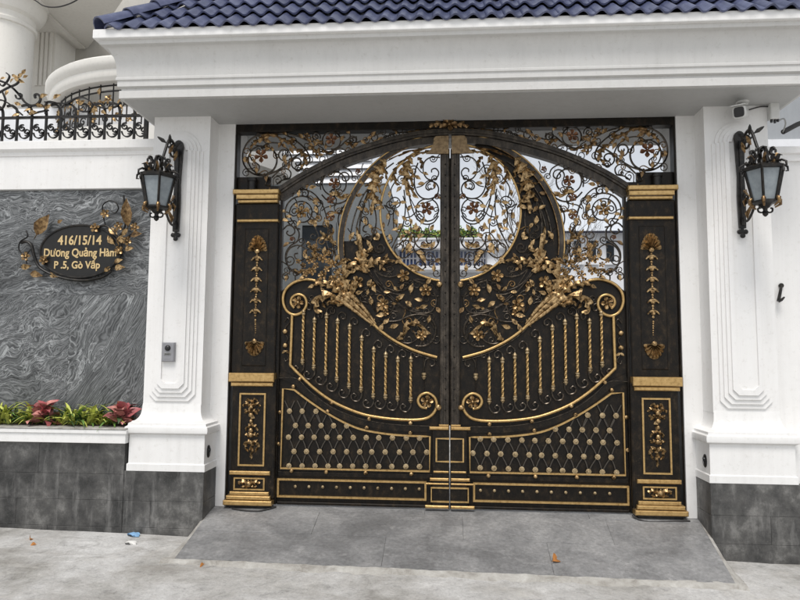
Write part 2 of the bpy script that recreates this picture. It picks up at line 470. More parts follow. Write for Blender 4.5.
def wavy(rot, seed, stretch):
    def f(nt, b):
        p = pos(nt, (1, 1, 1), (0, rot, 0))
        off = N(nt, 'ShaderNodeVectorMath', operation='ADD')
        nt.links.new(p, off.inputs[0]); off.inputs[1].default_value = (seed, seed * 0.7, seed * 1.3)
        p = off.outputs[0]
        mp = N(nt, 'ShaderNodeMapping'); mp.inputs['Scale'].default_value = (stretch, 1, 1)
        nt.links.new(p, mp.inputs['Vector'])
        def warp(vec, scale, amp, det=3):
            n = N(nt, 'ShaderNodeTexNoise', Scale=scale, Detail=det, Roughness=0.55)
            nt.links.new(vec, n.inputs['Vector'])
            s = N(nt, 'ShaderNodeVectorMath', operation='SUBTRACT')
            nt.links.new(n.outputs['Color'], s.inputs[0]); s.inputs[1].default_value = (0.5, 0.5, 0.5)
            sc = N(nt, 'ShaderNodeVectorMath', operation='SCALE'); sc.inputs['Scale'].default_value = amp
            nt.links.new(s.outputs[0], sc.inputs[0])
            ad = N(nt, 'ShaderNodeVectorMath', operation='ADD')
            nt.links.new(vec, ad.inputs[0]); nt.links.new(sc.outputs[0], ad.inputs[1])
            return ad.outputs[0]
        q = warp(warp(mp.outputs[0], 2.6, 0.36, 2), 8.5, 0.12, 2)
        ms = N(nt, 'ShaderNodeMapping'); ms.inputs['Scale'].default_value = (0.30, 1, 1.25)
        nt.links.new(q, ms.inputs['Vector'])
        sv = ms.outputs[0]
        def ridge(scale, det, width, level, rough=0.6):
            n = noise(nt, sv, scale, det, rough)
            d = N(nt, 'ShaderNodeMath', operation='SUBTRACT'); nt.links.new(n, d.inputs[0]); d.inputs[1].default_value = level
            e = N(nt, 'ShaderNodeMath', operation='ABSOLUTE'); nt.links.new(d.outputs[0], e.inputs[0])
            return ramp(nt, e.outputs[0], [(0.0, g3(1.0)), (width * 0.35, g3(0.55)), (width, g3(0.0))])
        v1 = ridge(9.5, 4, 0.022, 0.52, 0.5)
        v2 = ridge(15.5, 4, 0.022, 0.46, 0.5)
        v3 = ridge(21.0, 3, 0.026, 0.55, 0.5)
        big = noise(nt, q, 2.4, 3)
        spk = noise(nt, pos(nt), 150, 2)
        wq = N(nt, 'ShaderNodeTexWave', wave_type='BANDS', bands_direction='Z', wave_profile='SIN')
        wq.inputs['Scale'].default_value = 16.0; wq.inputs['Distortion'].default_value = 4.5
        wq.inputs['Detail'].default_value = 5.0; wq.inputs['Detail Scale'].default_value = 1.6; wq.inputs['Detail Roughness'].default_value = 0.62
        nt.links.new(q, wq.inputs['Vector'])
        fine = mixc(nt, 0.45, ramp(nt, noise(nt, sv, 30, 5, 0.65), [(0.28, g3(0)), (0.75, g3(1))]), wq.outputs['Fac'])
        base = ramp(nt, fine, [(0.10, (0.027, 0.029, 0.030)), (0.45, (0.080, 0.084, 0.086)), (0.90, (0.188, 0.195, 0.198))])
        vv = mixc(nt, 1.0, mixc(nt, 1.0, v1, mixc(nt, 1.0, v2, g3(0.75), 'MULTIPLY'), 'LIGHTEN'), mixc(nt, 1.0, v3, g3(0.5), 'MULTIPLY'), 'LIGHTEN')
        vm = mixc(nt, 1.0, vv, ramp(nt, big, [(0.38, g3(0.18)), (0.62, g3(0.62))]), 'MULTIPLY')
        c = mixc(nt, vm, base, (0.56, 0.58, 0.585))
        dk = ramp(nt, noise(nt, sv, 5.0, 5, 0.6), [(0.30, g3(0.30)), (0.42, g3(1.0))])
        c = mixc(nt, 1.0, c, dk, 'MULTIPLY')
        c = mixc(nt, 1.0, c, ramp(nt, spk, [(0.3, g3(0.80)), (0.7, g3(1.18))]), 'MULTIPLY')
        nt.links.new(c, b.inputs['Base Color'])
        b.inputs['Roughness'].default_value = 0.42
        bump(nt, b, spk, 0.08, 0.002)
    return f
M['stone_a'] = mat('wavy_granite_flat', wavy(0.10, 1.3, 0.75))
M['stone_b'] = mat('wavy_granite_swirl', wavy(0.42, 5.1, 0.85))
M['stone_c'] = mat('wavy_granite_steep', wavy(1.0, 9.7, 0.42))

def tileblue(nt, b):
    p = pos(nt)
    oi = N(nt, 'ShaderNodeObjectInfo')
    a = ramp(nt, noise(nt, p, 9, 5, 0.65), [(0.3, (0.058, 0.068, 0.130)), (0.6, (0.095, 0.108, 0.185)), (0.8, (0.17, 0.182, 0.255))])
    c = mixc(nt, 1.0, a, ramp(nt, oi.outputs['Random'], [(0, g3(0.82)), (1, g3(1.15))]), 'MULTIPLY')
    nt.links.new(c, b.inputs['Base Color'])
    b.inputs['Roughness'].default_value = 0.24
M['tile'] = mat('blue_glazed_roof_tile', tileblue)
def flat(col, rough=0.5, met=0.0, amp=0.25, sc=20):
    def f(nt, b):
        n = noise(nt, pos(nt), sc, 4)
        nt.links.new(ramp(nt, n, [(0.3, tuple(x * (1 - amp) for x in col)), (0.7, tuple(min(1, x * (1 + amp)) for x in col))]), b.inputs['Base Color'])
        b.inputs['Roughness'].default_value = rough
        b.inputs['Metallic'].default_value = met
    return f
M['deck'] = mat('dark_roof_underlay', flat((0.05, 0.055, 0.09), 0.9))
M['black_plastic'] = mat('black_plastic', flat((0.012, 0.012, 0.013), 0.3))
M['white_plastic'] = mat('white_plastic', flat((0.62, 0.62, 0.60), 0.4, 0, 0.06))
M['grey_plastic'] = mat('grey_plastic', flat((0.26, 0.26, 0.275), 0.4, 0.2, 0.08))
M['cable'] = mat('cable_rubber', flat((0.03, 0.028, 0.027), 0.7))
M['steel'] = mat('dull_steel', flat((0.30, 0.30, 0.29), 0.45, 0.8, 0.1))
M['soil'] = mat('planter_soil', flat((0.035, 0.025, 0.018), 0.95, 0, 0.4, 40))
def frosted(nt, b):
    n = noise(nt, pos(nt), 25, 3)
    nt.links.new(ramp(nt, n, [(0.3, (0.21, 0.24, 0.26)), (0.7, (0.29, 0.325, 0.345))]), b.inputs['Base Color'])
    b.inputs['Roughness'].default_value = 0.28
M['frosted'] = mat('frosted_lantern_glass', frosted)
def glass_dark(nt, b):
    b.inputs['Base Color'].default_value = (0.02, 0.025, 0.03, 1)
    b.inputs['Roughness'].default_value = 0.08
M['dark_glass'] = mat('dark_window_glass', glass_dark)
M['blue_glass'] = mat('blue_window_glass', flat((0.022, 0.040, 0.11), 0.15, 0, 0.3, 6))
M['red_leaf'] = mat('red_croton_leaf', flat((0.36, 0.10, 0.105), 0.5, 0, 0.5, 22))
M['pink_leaf'] = mat('pink_croton_leaf', flat((0.50, 0.22, 0.19), 0.5, 0, 0.45, 22))
M['yellow_leaf'] = mat('yellow_green_leaf', flat((0.46, 0.50, 0.10), 0.5, 0, 0.35, 14))
M['green_leaf'] = mat('green_leaf', flat((0.11, 0.21, 0.045), 0.5, 0, 0.45, 14))
M['dark_leaf'] = mat('dark_green_leaf', flat((0.03, 0.065, 0.018), 0.5, 0, 0.45, 14))
M['bark'] = mat('grey_bark', flat((0.13, 0.115, 0.10), 0.9, 0, 0.35, 12))
M['dry_leaf'] = mat('dry_orange_leaf', flat((0.42, 0.17, 0.04), 0.7))
M['litter_white'] = mat('white_litter', flat((0.75, 0.74, 0.71), 0.6, 0, 0.05))
M['litter_blue'] = mat('blue_litter', flat((0.22, 0.40, 0.62), 0.6, 0, 0.15))
M['letter'] = mat('pale_gold_lettering', flat((0.62, 0.46, 0.23), 0.45, 0.3, 0.12))
M['plaque_black'] = mat('plaque_black_enamel', flat((0.010, 0.009, 0.008), 0.4, 0.2, 0.3))

# ================================================================== SETTING
SL = 0.017                                   # the street falls slightly towards the right
def street_z(x, y): return -SL * (x + 2.4) if y < 0.2 else -SL * (x + 2.4)
def build_street():
    mb = MB()
    xs = [-60, -20, -8, -5] + [-4 + 0.25 * i for i in range(33)] + [5, 8, 20, 60]
    ys = [-60, -25, -12, -7, -5] + [-4 + 0.2 * i for i in range(22)] + [1, 4, 12, 40, 90]
    rr = random.Random(3)
    for y in ys:
        for x in xs:
            near = abs(x) < 4.2 and -4.2 < y < 0.5
            mb.v.append((x, y, street_z(max(-5, min(5, x)), y) + (rr.uniform(-0.006, 0.006) if near else 0)))
    n = len(xs)
    for j in range(len(ys) - 1):
        for i in range(n - 1):
            a = j * n + i
            mb.f.append((a, a + 1, a + n + 1, a + n))
    struct(obj('street', mb, M['concrete'], smooth=60))
build_street()

# entrance ramp: sloping bed with slate tiles, rough cement toe
GZ = 0.178                                    # sill level under the gate
def build_ramp():
    root = thing('ramp', 'grey slate ramp rising from the street to the gate', 'ramp', (0, -0.5, 0))
    del root['category']; del root['label']
    root['kind'] = 'structure'
    xt, xb = 1.95, 1.925
    yt, yb = -0.02, -0.93
    zt = GZ - 0.012
    def zb(x): return street_z(x, yb) + 0.022
    def fx(x, t): return x * (1 - t * (0.028 if x < 0 else 0.046))
    bed = MB()
    # bed block with flared sides
    L0, R0 = -1.95, 1.95
    vs = [(L0, yt, zt - .02), (R0, yt, zt - .02), (fx(R0, 1), yb, zb(R0) - .014), (fx(L0, 1), yb, zb(L0) - .014), (L0, yt, -.2), (R0, yt, -.2), (fx(R0, 1), yb, -.2), (fx(L0, 1), yb, -.2)]
    bed.add(vs, [(3, 2, 1, 0), (4, 5, 6, 7), (0, 1, 5, 4), (1, 2, 6, 5), (2, 3, 7, 6), (3, 0, 4, 7)])
    obj('ramp_bed', bed, M['grout'], root)
    # level sill strip in front of the gate
    rr = random.Random(5)
    xs = [-1.947, -1.05, 0.10, 1.22, 1.947]
    def pt(x, t, h):
        y = yt + (yb + (0.045 * (x + 1.95) / 3.9) - yt) * t
        return (fx(x, t), y, zt + (zb(x) - zt) * t + h)
    rows = [(0.0, 0.10, [-1.947, -0.2, 1.1, 1.947]), (0.103, 0.53, xs), (0.533, 1.0, [-1.947, -0.48, 0.72, 1.947])]
    for t0, t1, cols in rows:
        for i in range(len(cols) - 1):
            a, b_ = cols[i] + 0.0012, cols[i + 1] - 0.0012
            h = 0.004 + rr.uniform(-0.0015, 0.0015)
            top = [pt(a, t0, h), pt(b_, t0, h), pt(b_, t1, h), pt(a, t1, h)]
            bot = [(x, y, z - 0.03) for x, y, z in top]
            mb = MB().add(top + bot, [(3, 2, 1, 0), (4, 5, 6, 7), (0, 1, 5, 4), (1, 2, 6, 5), (2, 3, 7, 6), (3, 0, 4, 7)])
            obj('ramp_tile', mb, M['ramp'], root)
    # ragged cement toe along the foot and both flanks
    mb = MB()
    n = 60
    for i in range(n + 1):
        x = -1.98 + 3.90 * i / n
        yb_ = yb + 0.045 * (x + 1.95) / 3.9
        w = 0.085 + rr.uniform(-0.028, 0.028)
        z = street_z(x, yb)
        mb.v += [(x, yb_ + 0.012, zb(x) + 0.003 + rr.uniform(-.004, .004)), (x, yb_ - 0.03, zb(x) - 0.004 + rr.uniform(-.006, .004)), (x, yb_ - w, z - 0.012)]
    for i in range(n):
        for k in range(2):
            a = i * 3 + k
            mb.f.append((a, a + 1, a + 4, a + 3))
    obj('cement_toe', mb, M['cement'], root, smooth=50)
    for s in (-1, 1):
        mb = MB()
        n = 14
        for i in range(n + 1):
            t = i / n
            p = pt(s * 1.95, t, 0.004)
            w = 0.02 + 0.07 * t + rr.uniform(-.01, .01)
            mb.v += [(p[0] - s * .006, p[1], p[2] + .001), (p[0] + s * 0.02, p[1], p[2] - .008), (p[0] + s * (0.03 + w), p[1], street_z(p[0], 0) - 0.012)]
        for i in range(n):
            for k in range(2):
                a = i * 3 + k
                mb.f.append((a, a + 1, a + 4, a + 3) if s < 0 else (a + 3, a + 4, a + 1, a))
        obj('cement_edge', mb, M['cement'], root, smooth=50)
build_ramp()

# ================================================================== CANOPY over the gate
ZS = 3.412                                    # soffit level
CXL, CXR, CYF, CYB = -2.60, 2.66, -0.64, 0.72
def build_canopy():
    root = thing('gate_canopy', 'white moulded portico over the gate with blue tiled hip roof', 'canopy', (0, 0, ZS))
    prof = [(-0.02, ZS), (0.0, ZS + 0.002), (0.0, ZS + 0.062), (-0.012, ZS + 0.066), (-0.012, ZS + 0.082), (0.012, ZS + 0.092), (0.012, ZS + 0.135), (0.022, ZS + 0.142),
            (0.022, ZS + 0.158), (0.016, ZS + 0.166), (0.018, ZS + 0.20)]
    for i in range(9):
        a = i / 8 * PI / 2
        prof.append((0.018 + 0.085 * (1 - math.cos(a)), ZS + 0.20 + 0.185 * math.sin(a)))
    prof += [(0.112, ZS + 0.387), (0.118, ZS + 0.402), (0.118, ZS + 0.420)]
    mb = MB().stack(CXL, CXR, CYF, CYB, prof)
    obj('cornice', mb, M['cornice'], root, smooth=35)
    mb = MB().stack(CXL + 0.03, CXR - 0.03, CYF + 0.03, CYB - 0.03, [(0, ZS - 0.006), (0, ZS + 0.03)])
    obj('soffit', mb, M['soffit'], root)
    obj('drip_edge', MB().stack(CXL, CXR, CYF, CYB, [(0.10, ZS + 0.416), (0.148, ZS + 0.421), (0.150, ZS + 0.426), (0.150, ZS + 0.488), (0.146, ZS + 0.492)]), M['white_trim'], root)
    # hip roof
    ze = ZS + 0.497
    al = math.radians(44)
    ta = math.tan(al)
    ex0, ex1, ey0, ey1 = CXL - 0.10, CXR + 0.10, CYF - 0.10, CYB + 0.10
    run = (ey1 - ey0) / 2
    hx = 0.88                                   # plan run of the hips along X per unit of Y
    zr = ze + run * ta
    ym = (ey0 + ey1) / 2
    zd = 0.034
    mb = MB().add([(ex0, ey0, ze - .002), (ex1, ey0, ze - .002), (ex1, ey1, ze - .002), (ex0, ey1, ze - .002), (ex0 + run * hx, ym, zr - zd), (ex1 - run * hx, ym, zr - zd)],
                  [(0, 1, 5, 4), (1, 2, 5), (2, 3, 4, 5), (3, 0, 4), (3, 2, 1, 0)])
    obj('roof_deck', mb, M['deck'], root)
    # wave-profile tile, one shared mesh: local x across, y up the slope
    P, LEN, T = 0.132, 0.345, 0.014
    tm = MB()
    nx = 10
    def wave(u): return 0.036 * (0.5 + 0.5 * math.cos(2 * PI * (u - 0.32))) ** 1.15
    for j, (yy, lift) in enumerate(((-0.035, 0.050), (LEN * 0.5, 0.026), (LEN, 0.002))):
        for i in range(nx + 1):
            u = i / nx * 1.12
            tm.v.append((u * P, yy, wave(u) + lift + T))
        for i in range(nx + 1):
            u = i / nx * 1.12
            tm.v.append((u * P, yy, wave(u) + lift))
    w = 2 * (nx + 1)
    for j in range(2):
        for i in range(nx):
            a = j * w + i
            tm.f.append((a, a + 1, a + w + 1, a + w))
            tm.f.append((a + nx + 1 + 1, a + nx + 1, a + w + nx + 1, a + w + nx + 2))
        a = j * w
        tm.f.append((a, a + w, a + w + nx + 1, a + nx + 1))
        tm.f.append((a + nx, a + 2 * nx + 1, a + w + 2 * nx + 1, a + w + nx))
    for i in range(nx):
        tm.f.append((i + nx + 1, i + nx + 2, i + 1, i))
    tile = tm.mesh('roof_tile', 50)
    tile.materials.append(M['tile'])
    expo = 0.27
    rr = random.Random(11)
    nrow = 4
    for r in range(nrow):
        s = r * expo
        y = ey0 + s * math.cos(al); z = ze + s * math.sin(al) - 0.034
        lim0 = ex0 + s * math.cos(al) * hx + 0.06
        lim1 = ex1 - s * math.cos(al) * hx - 0.06
        n = int((ex1 - ex0) / P) + 1
        for i in range(n):
            x = ex0 + 0.05 + i * P
            if x < lim0 - 0.10 or x + P > lim1 + 0.12: continue
            obj('roof_tile', tile, None, root, loc=(x, y + rr.uniform(-.003, .003), z + rr.uniform(-.001, .002)), rot=(al, 0, rr.uniform(-.006, .006)))
    # hip caps
    cap = MB()
    CL = 0.30
    for j, (yy, rad) in enumerate(((-0.03, 0.092), (-0.03, 0.080), (CL, 0.076))):
        for i in range(9):
            a = PI * i / 8
            cap.v.append((math.cos(a) * rad, yy, math.sin(a) * rad * 0.9 + (0.010 if j < 2 else 0)))
    for i in range(8):
        cap.f += [(i, i + 1, 18 + i + 1, 18 + i), (9 + i, 9 + i + 1, i + 1, i)]
    capm = cap.mesh('ridge_tile', 50)
    capm.materials.append(M['tile'])
    for sx in (0, 1):
        d = Vector((hx if sx == 0 else -hx, 1, ta)).normalized()
        o0 = Vector((ex0 if sx == 0 else ex1, ey0, ze))
        up = Vector((0, 0, 1)); up = (up - d * up.dot(d)).normalized()
        xx = d.cross(up)
        R = Matrix((xx, d, up)).transposed().to_euler()
        L = (run * math.sqrt(hx * hx + 1 + ta * ta))
        k = 0
        while k * 0.265 < L - 0.1:
            p = o0 + d * (0.03 + k * 0.265) + up * 0.022
            obj('ridge_tile', capm, None, root, loc=p, rot=R)
            k += 1
    # white eave end-board and plug under the first cap
    return root
build_canopy()

# ================================================================== PILLARS
SX0, SX1, SYF = -2.49, -2.005, -0.25           # left shaft
BX0, BX1, BYF = -2.565, -1.935, -0.325         # left pedestal
def arch_outline(cx, hw, z0, z1, ch, n=10):
    """tall panel outline: chamfered foot, shouldered round head"""
    pts = [(cx - hw + ch, z0), (cx + hw - ch, z0), (cx + hw, z0 + ch)]
    r = hw - 0.022
    zc = z1
    pts += [(cx + hw, zc), (cx + r, zc + 0.0)] 
    for i in range(1, n):
        a = PI * i / n
        pts.append((cx + r * math.cos(a), zc + r * math.sin(a)))
    pts += [(cx - r, zc + 0.0), (cx - hw, zc)] 
    pts.append((cx - hw, z0 + ch))
    return pts
def build_pillar():
    root = thing('gate_pillar', 'white left gate pillar beside the house number plaque, with doorbell and arched stepped panel', 'pillar', ((SX0 + SX1) / 2, 0, 0), 'white pillars flanking the gate')
    ZB = 0.485                                 # top of slate
    zsh = 1.06
    obj('shaft', MB().box(SX0, SX1, SYF, 0.30, zsh - 0.06, ZS - 0.004), M['white'], root)
    # jamb between shaft and gate
    obj('jamb', MB().box(SX1 - 0.002, -1.858, -0.055, 0.28, GZ - 0.05, ZS - 0.004), M['white'], root)
    # pedestal with moulded cap
    prof = [(0.004, ZB + 0.002), (0.004, ZB + 0.055), (-0.006, ZB + 0.062), (-0.006, ZB + 0.285), (0.0, ZB + 0.290), (0.022, ZB + 0.302), (0.026, ZB + 0.325), (0.022, ZB + 0.348), (0.006, ZB + 0.358),
            (0.004, ZB + 0.376), (-0.012, ZB + 0.384)]
    for i in range(7):
        a = i / 6 * PI / 2
        prof.append((-0.018 - 0.052 * math.sin(a), ZB + 0.392 + 0.095 * (1 - math.cos(a))))
    prof.append((-0.074, ZB + 0.53))
    obj('pedestal', MB().stack(BX0, BX1, BYF, 0.29, prof), M['white_trim'], root, smooth=40)
    # stepped arched panel, four layers proud of the shaft
    cx = (SX0 + SX1) / 2
    z0, z1 = 1.035, 3.10
    for i in range(4):
        hw = 0.192 - 0.0265 * i
        ol = arch_outline(cx, hw, z0 + 0.034 * i, z1, 0.055 - 0.004 * i, 14)
        y0 = SYF - 0.014 * (i + 1)
        y1 = SYF + 0.004 - 0.014 * i
        if i < 3:
            obj('panel_step', MB().prism(ol, y0, y1), M['white'], root)
        else:
            il = arch_outline(cx, hw - 0.034, z0 + 0.034 * i + 0.040, z1, 0.035, 14)
            obj('panel_frame', MB().ring(ol, il, y0, y1), M['white'], root)
    # slate cladding: courses of tiles on front and reveal
    obj('cladding_bed', MB().box(BX0 - 0.02, BX1 - 0.012, BYF + 0.012, 0.28, -0.2, ZB - 0.002), M['grout'], root)
    rr = random.Random(21)
    courses = [(-0.13, 0.046, [BX0 - 0.02, BX1]), (0.0475, 0.252, [BX0 - 0.02, -2.36, BX1]), (0.2535, ZB, [BX0 - 0.02, BX1])]
    for za, zb_, xs in courses:
        for i in range(len(xs) - 1):
            y = BYF + rr.uniform(-0.0008, 0.0008) - 0.003
            obj('slate_tile', MB().cbox(xs[i] + 0.0006, xs[i + 1] - 0.0006, y, BYF + 0.014, za, zb_, 0.0018), M['slate'], root)
        # reveal tile facing the gate opening
        mb = MB().cbox(0, (-0.055) - (BYF + 0.003), -0.012, 0.004, za, zb_, 0.003)
        mb.v = [(BX1 - v[1] - 0.012, BYF + 0.003 + v[0], v[2]) for v in mb.v]
        obj('slate_tile', mb, M['slate'], root)
    return root
pil = build_pillar()
pil_r = mirrored(pil, 'white right gate pillar carrying the security camera, no doorbell', skip=())

# ================================================================== LEFT BOUNDARY WALL
WY = -0.06                                     # face of the stone panels
def build_left_wall():
    root = thing('boundary_wall', 'boundary wall of wavy grey granite with white coping, planter ledge and slate foot', 'wall', (-3.6, 0, 0))
    xl, xr = -5.6, SX0 + 0.004
    zt, zb = at(0, 191, WY).z, at(60, 424, WY).z
    obj('core', MB().box(xl, xr, WY + 0.02, 0.16, 0.4, zt + 0.3), M['grout'], root)
    # white band and coping above the stone
    zc = at(0, 152, -0.10).z; zk = at(0, 141, -0.14).z
    prof = [(-0.004, zt + 0.002), (0.0, zt + 0.006), (0.0, zc - 0.045), (0.008, zc - 0.04), (0.014, zc - 0.01), (0.03, zc), (0.042, zc + 0.012), (0.042, zk - 0.006), (0.036, zk)]
    obj('coping', MB().stack(xl - 0.3, xr - 0.002, WY - 0.035, 0.20, prof), M['white'], root, smooth=40)
    # granite panels
    xm = at(71, 300, WY).x; zm = at(71, 295, WY).z
    g = 0.0006
    for (a, b_, c, d, m) in ((xl, xr, zm + g, zt, 'stone_a'), (xl, xm - g, zb - 0.1, zm - g, 'stone_b'), (xm + g, xr, zb - 0.1, zm - g, 'stone_c')):
        obj('stone_panel', MB().cbox(a, b_, WY, WY + 0.022, c, d, 0.0006), M[m], root)
    # planter ledge
    yl = BYF - 0.055
    zl1, zl0 = at(60, 429, yl).z, at(60, 443, yl).z
    xr2 = BX0 + 0.01
    mb = MB().stack(xl, xr2 - 0.012, yl + 0.012, WY + 0.01, [(-0.01, zl0), (0, zl0 + 0.004), (0, zl1 - 0.035), (0.012, zl1 - 0.03), (0.012, zl1 - 0.004), (0.008, zl1)])
    obj('planter_ledge', mb, M['white_trim'], root)
    obj('ledge_cap', MB().cbox(xl, xr2 - 0.004, yl - 0.006, WY - 0.001, zl1 + 0.0005, zl1 + 0.012, 0.003), M['cement'], root)
    obj('planter_soil', MB().box(xl, xr2 - 0.03, yl + 0.13, WY - 0.002, zl1 + 0.011, zl1 + 0.02), M['soil'], root)
    # slate foot
    obj('foot_bed', MB().box(xl, BX0 - 0.022, BYF + 0.014, WY + 0.02, -0.2, zl0 - 0.002), M['grout'], root)
    rr = random.Random(31)
    e = BX0 - 0.021
    courses = [(-0.13, 0.046, [xl, -4.4, -3.2, e]), (0.0475, 0.252, [xl, -3.98, -3.47, e]), (0.2535, 0.455, [xl, -4.35, -3.12, e]), (0.4565, zl0 - 0.004, [xl, -4.05, -3.30, e])]
    for za, zb_, xs in courses:
        for i in range(len(xs) - 1):
            y = BYF - 0.003 + rr.uniform(-0.0008, 0.0008)
            obj('slate_tile', MB().cbox(xs[i] + 0.0006, xs[i + 1] - 0.0006, y, BYF + 0.016, za, zb_, 0.0018), M['slate'], root)
    return zl1, yl, zk
ZL, YL, ZK = build_left_wall()

def build_right_wall():
    root = thing('boundary_wall', 'plain white boundary wall at the right edge of the photo, beyond the pillar', 'wall', (3.6, 0, 0))
    x0, x1 = -SX0 - 0.004, 5.4
    zc = at(790, 152, 0.0).z
    obj('wall_face', MB().box(x0, x1, 0.0, 0.2, 0.45, zc), M['white'], root)
    obj('coping', MB().stack(x0 + 0.02, x1, -0.02, 0.22, [(-0.02, zc - 0.085), (0.0, zc - 0.08), (0.0, zc - 0.03), (0.02, zc - 0.02), (0.02, zc + 0.03), (0.015, zc + 0.036)]), M['white'], root)
    obj('pedestal_band', MB().box(-BX0 + 0.001, x1, BYF + 0.06, 0.1, 0.485, 0.80), M['white_trim'], root)
    obj('foot_bed', MB().box(-BX0 + 0.021, x1, BYF + 0.014, 0.1, -0.25, 0.483), M['grout'], root)
    for za, zb_, xs in [(-0.16, 0.046, [2.587, 3.2, 3.9]), (0.0475, 0.252, [2.587, 2.95, 3.6, 4.2]), (0.2535, 0.482, [2.587, 3.1, 3.8])]:
        for i in range(len(xs) - 1):
            obj('slate_tile', MB().cbox(xs[i] + 0.0006, xs[i + 1] - 0.0006, BYF - 0.003, BYF + 0.016, za, zb_, 0.0018), M['slate'], root)
build_right_wall()

# ================================================================== IRONWORK KIT
def leaf_mesh(name, bulge, w, mat_):
    """pointed dished leaf, unit length along +X, faces -Y, closed shell"""
    mb = MB()
    st = [(-0.22, 0.05, 0.0), (0.0, 0.07, 0.1), (0.16, 0.66, 0.6), (0.40, 1.0, 1.0), (0.66, 0.72, 0.9), (0.86, 0.28, 0.5), (1.0, 0.02, 0.25)]
    for x, ww, h in st:
        mb.v += [(x, -0.24 * h * bulge, ww * w / 2), (x, -0.06 * h * bulge - 0.03, 0), (x, -0.13 * h * bulge, -ww * w / 2), (x, 0.035, 0)]
    for i in range(len(st) - 1):
        for k in range(4):
            a, b_ = i * 4 + k, i * 4 + (k + 1) % 4
            mb.f.append((a, b_, b_ + 4, a + 4))
    me = mb.mesh(name, 70)
    me.materials.append(mat_)
    return me
def flower_mesh(name, mat_, np_=5):
    """dished petals round a bead, unit radius, faces -Y"""
    mb = MB()
    for k in range(np_):
        a0 = 2 * PI * k / np_ + PI / 2
        st = [(0.12, 0.06, 0.06), (0.40, 0.22, 0.22), (0.70, 0.36, 0.36), (0.92, 0.26, 0.30), (1.0, 0.10, 0.22)]
        base = len(mb.v)
        for r, hw, h in st:
            for sgn, hh in ((1, h + 0.14), (0, h - 0.10), (-1, h + 0.10)):
                mb.v.append((r * math.cos(a0) - sgn * hw * math.sin(a0), -hh, r * math.sin(a0) + sgn * hw * math.cos(a0)))
            mb.v.append((r * math.cos(a0), 0.03, r * math.sin(a0)))
        for i in range(len(st) - 1):
            for q in range(4):
                A, B = base + i * 4 + q, base + i * 4 + (q + 1) % 4
                mb.f.append((A, B, B + 4, A + 4))
    mb.lathe([(0.24, 0.0), (0.26, 0.22), (0.18, 0.34), (0.05, 0.38)], axis='Y', n=7)
    me = mb.mesh(name, 60)
    me.materials.append(mat_)
    return me
def bead_mesh(name, mat_):
    me = MB().lathe([(0.5, 0.0), (0.95, 0.25), (1.0, 0.55), (0.75, 0.95), (0.3, 1.15)], axis='Y', n=10).mesh(name, 60)
    me.materials.append(mat_)
    return me
LEAF = {k: leaf_mesh('leaf_' + k, 1.0, 0.52, M[k]) for k in ('gold', 'bronze')}
NARROW = {k: leaf_mesh('narrow_leaf_' + k, 1.0, 0.36, M[k]) for k in ('gold', 'bronze')}
FLOWER = {k: flower_mesh('flower_' + k, M[k]) for k in ('gold', 'bronze', 'copper')}
BEAD = {k: bead_mesh('bead_' + k, M[k]) for k in ('gold', 'gold_bar', 'rosette')}
_kr = random.Random(77)
def leaf_at(root, px, py, deg, size, y=-0.03, m='gold', name='leaf', narrow=False):
    """deg: direction on the photo, counter-clockwise from right; size in photo pixels; px,py = middle of the leaf"""
    a = math.radians(deg)
    x, z = g2((px, py))
    L = size * M_PX * 1.02
    return obj(name, (NARROW if narrow else LEAF)[m], None, root, loc=(x - math.cos(a) * L / 2, y + _kr.uniform(-.006, .006), z - math.sin(a) * L / 2),
               rot=(_kr.uniform(-.25, .25), -a, _kr.uniform(-.2, .2)), scl=(L, L, L))
def flower_at(root, px, py, size, y=-0.03, m='gold', rot=None):
    x, z = g2((px, py))
    s = size * M_PX / 2
    return obj('flower', FLOWER[m], None, root, loc=(x, y, z), rot=(_kr.uniform(-.15, .15), rot if rot is not None else _kr.uniform(0, 1.2), _kr.uniform(-.2, .2)), scl=(s, s, s))
def bead_at(root, px, py, size, y=-0.012, m='gold', name='bead'):
    x, z = g2((px, py))
    s = size * M_PX / 2
    return obj(name, BEAD[m], None, root, loc=(x, y, z), scl=(s, s, s))
def scroll(root, pts, w=1.7, y0=-0.024, y1=-0.004, m='scroll', smooth=True, name='scroll', taper=False, k=5):
    p = crom(pts, k) if smooth else pts
    q = [g2(a) for a in p]
    n = len(q)
    ww = [w * M_PX * ((0.55 + 0.45 * math.sin(PI * (0.12 + 0.88 * (1 - i / (n - 1))))) if taper else 1.0) for i in range(n)]
    return obj(name, MB().tube([(x, (y0 + y1) / 2, z) for x, z in q], [v * 0.5 for v in ww], 6, sq=1.25), M[m], root, smooth=50)
def rail(root, pts, r=0.0125, y=-0.022, m='gold_bar', name='gold_rail', smooth=True, k=5, closed=False):
    p = crom(pts, k, closed) if smooth else pts
    return obj(name, MB().tube([(*g2(a)[:1], y, g2(a)[1]) for a in p], r, 7, closed), M[m], root, smooth=60)
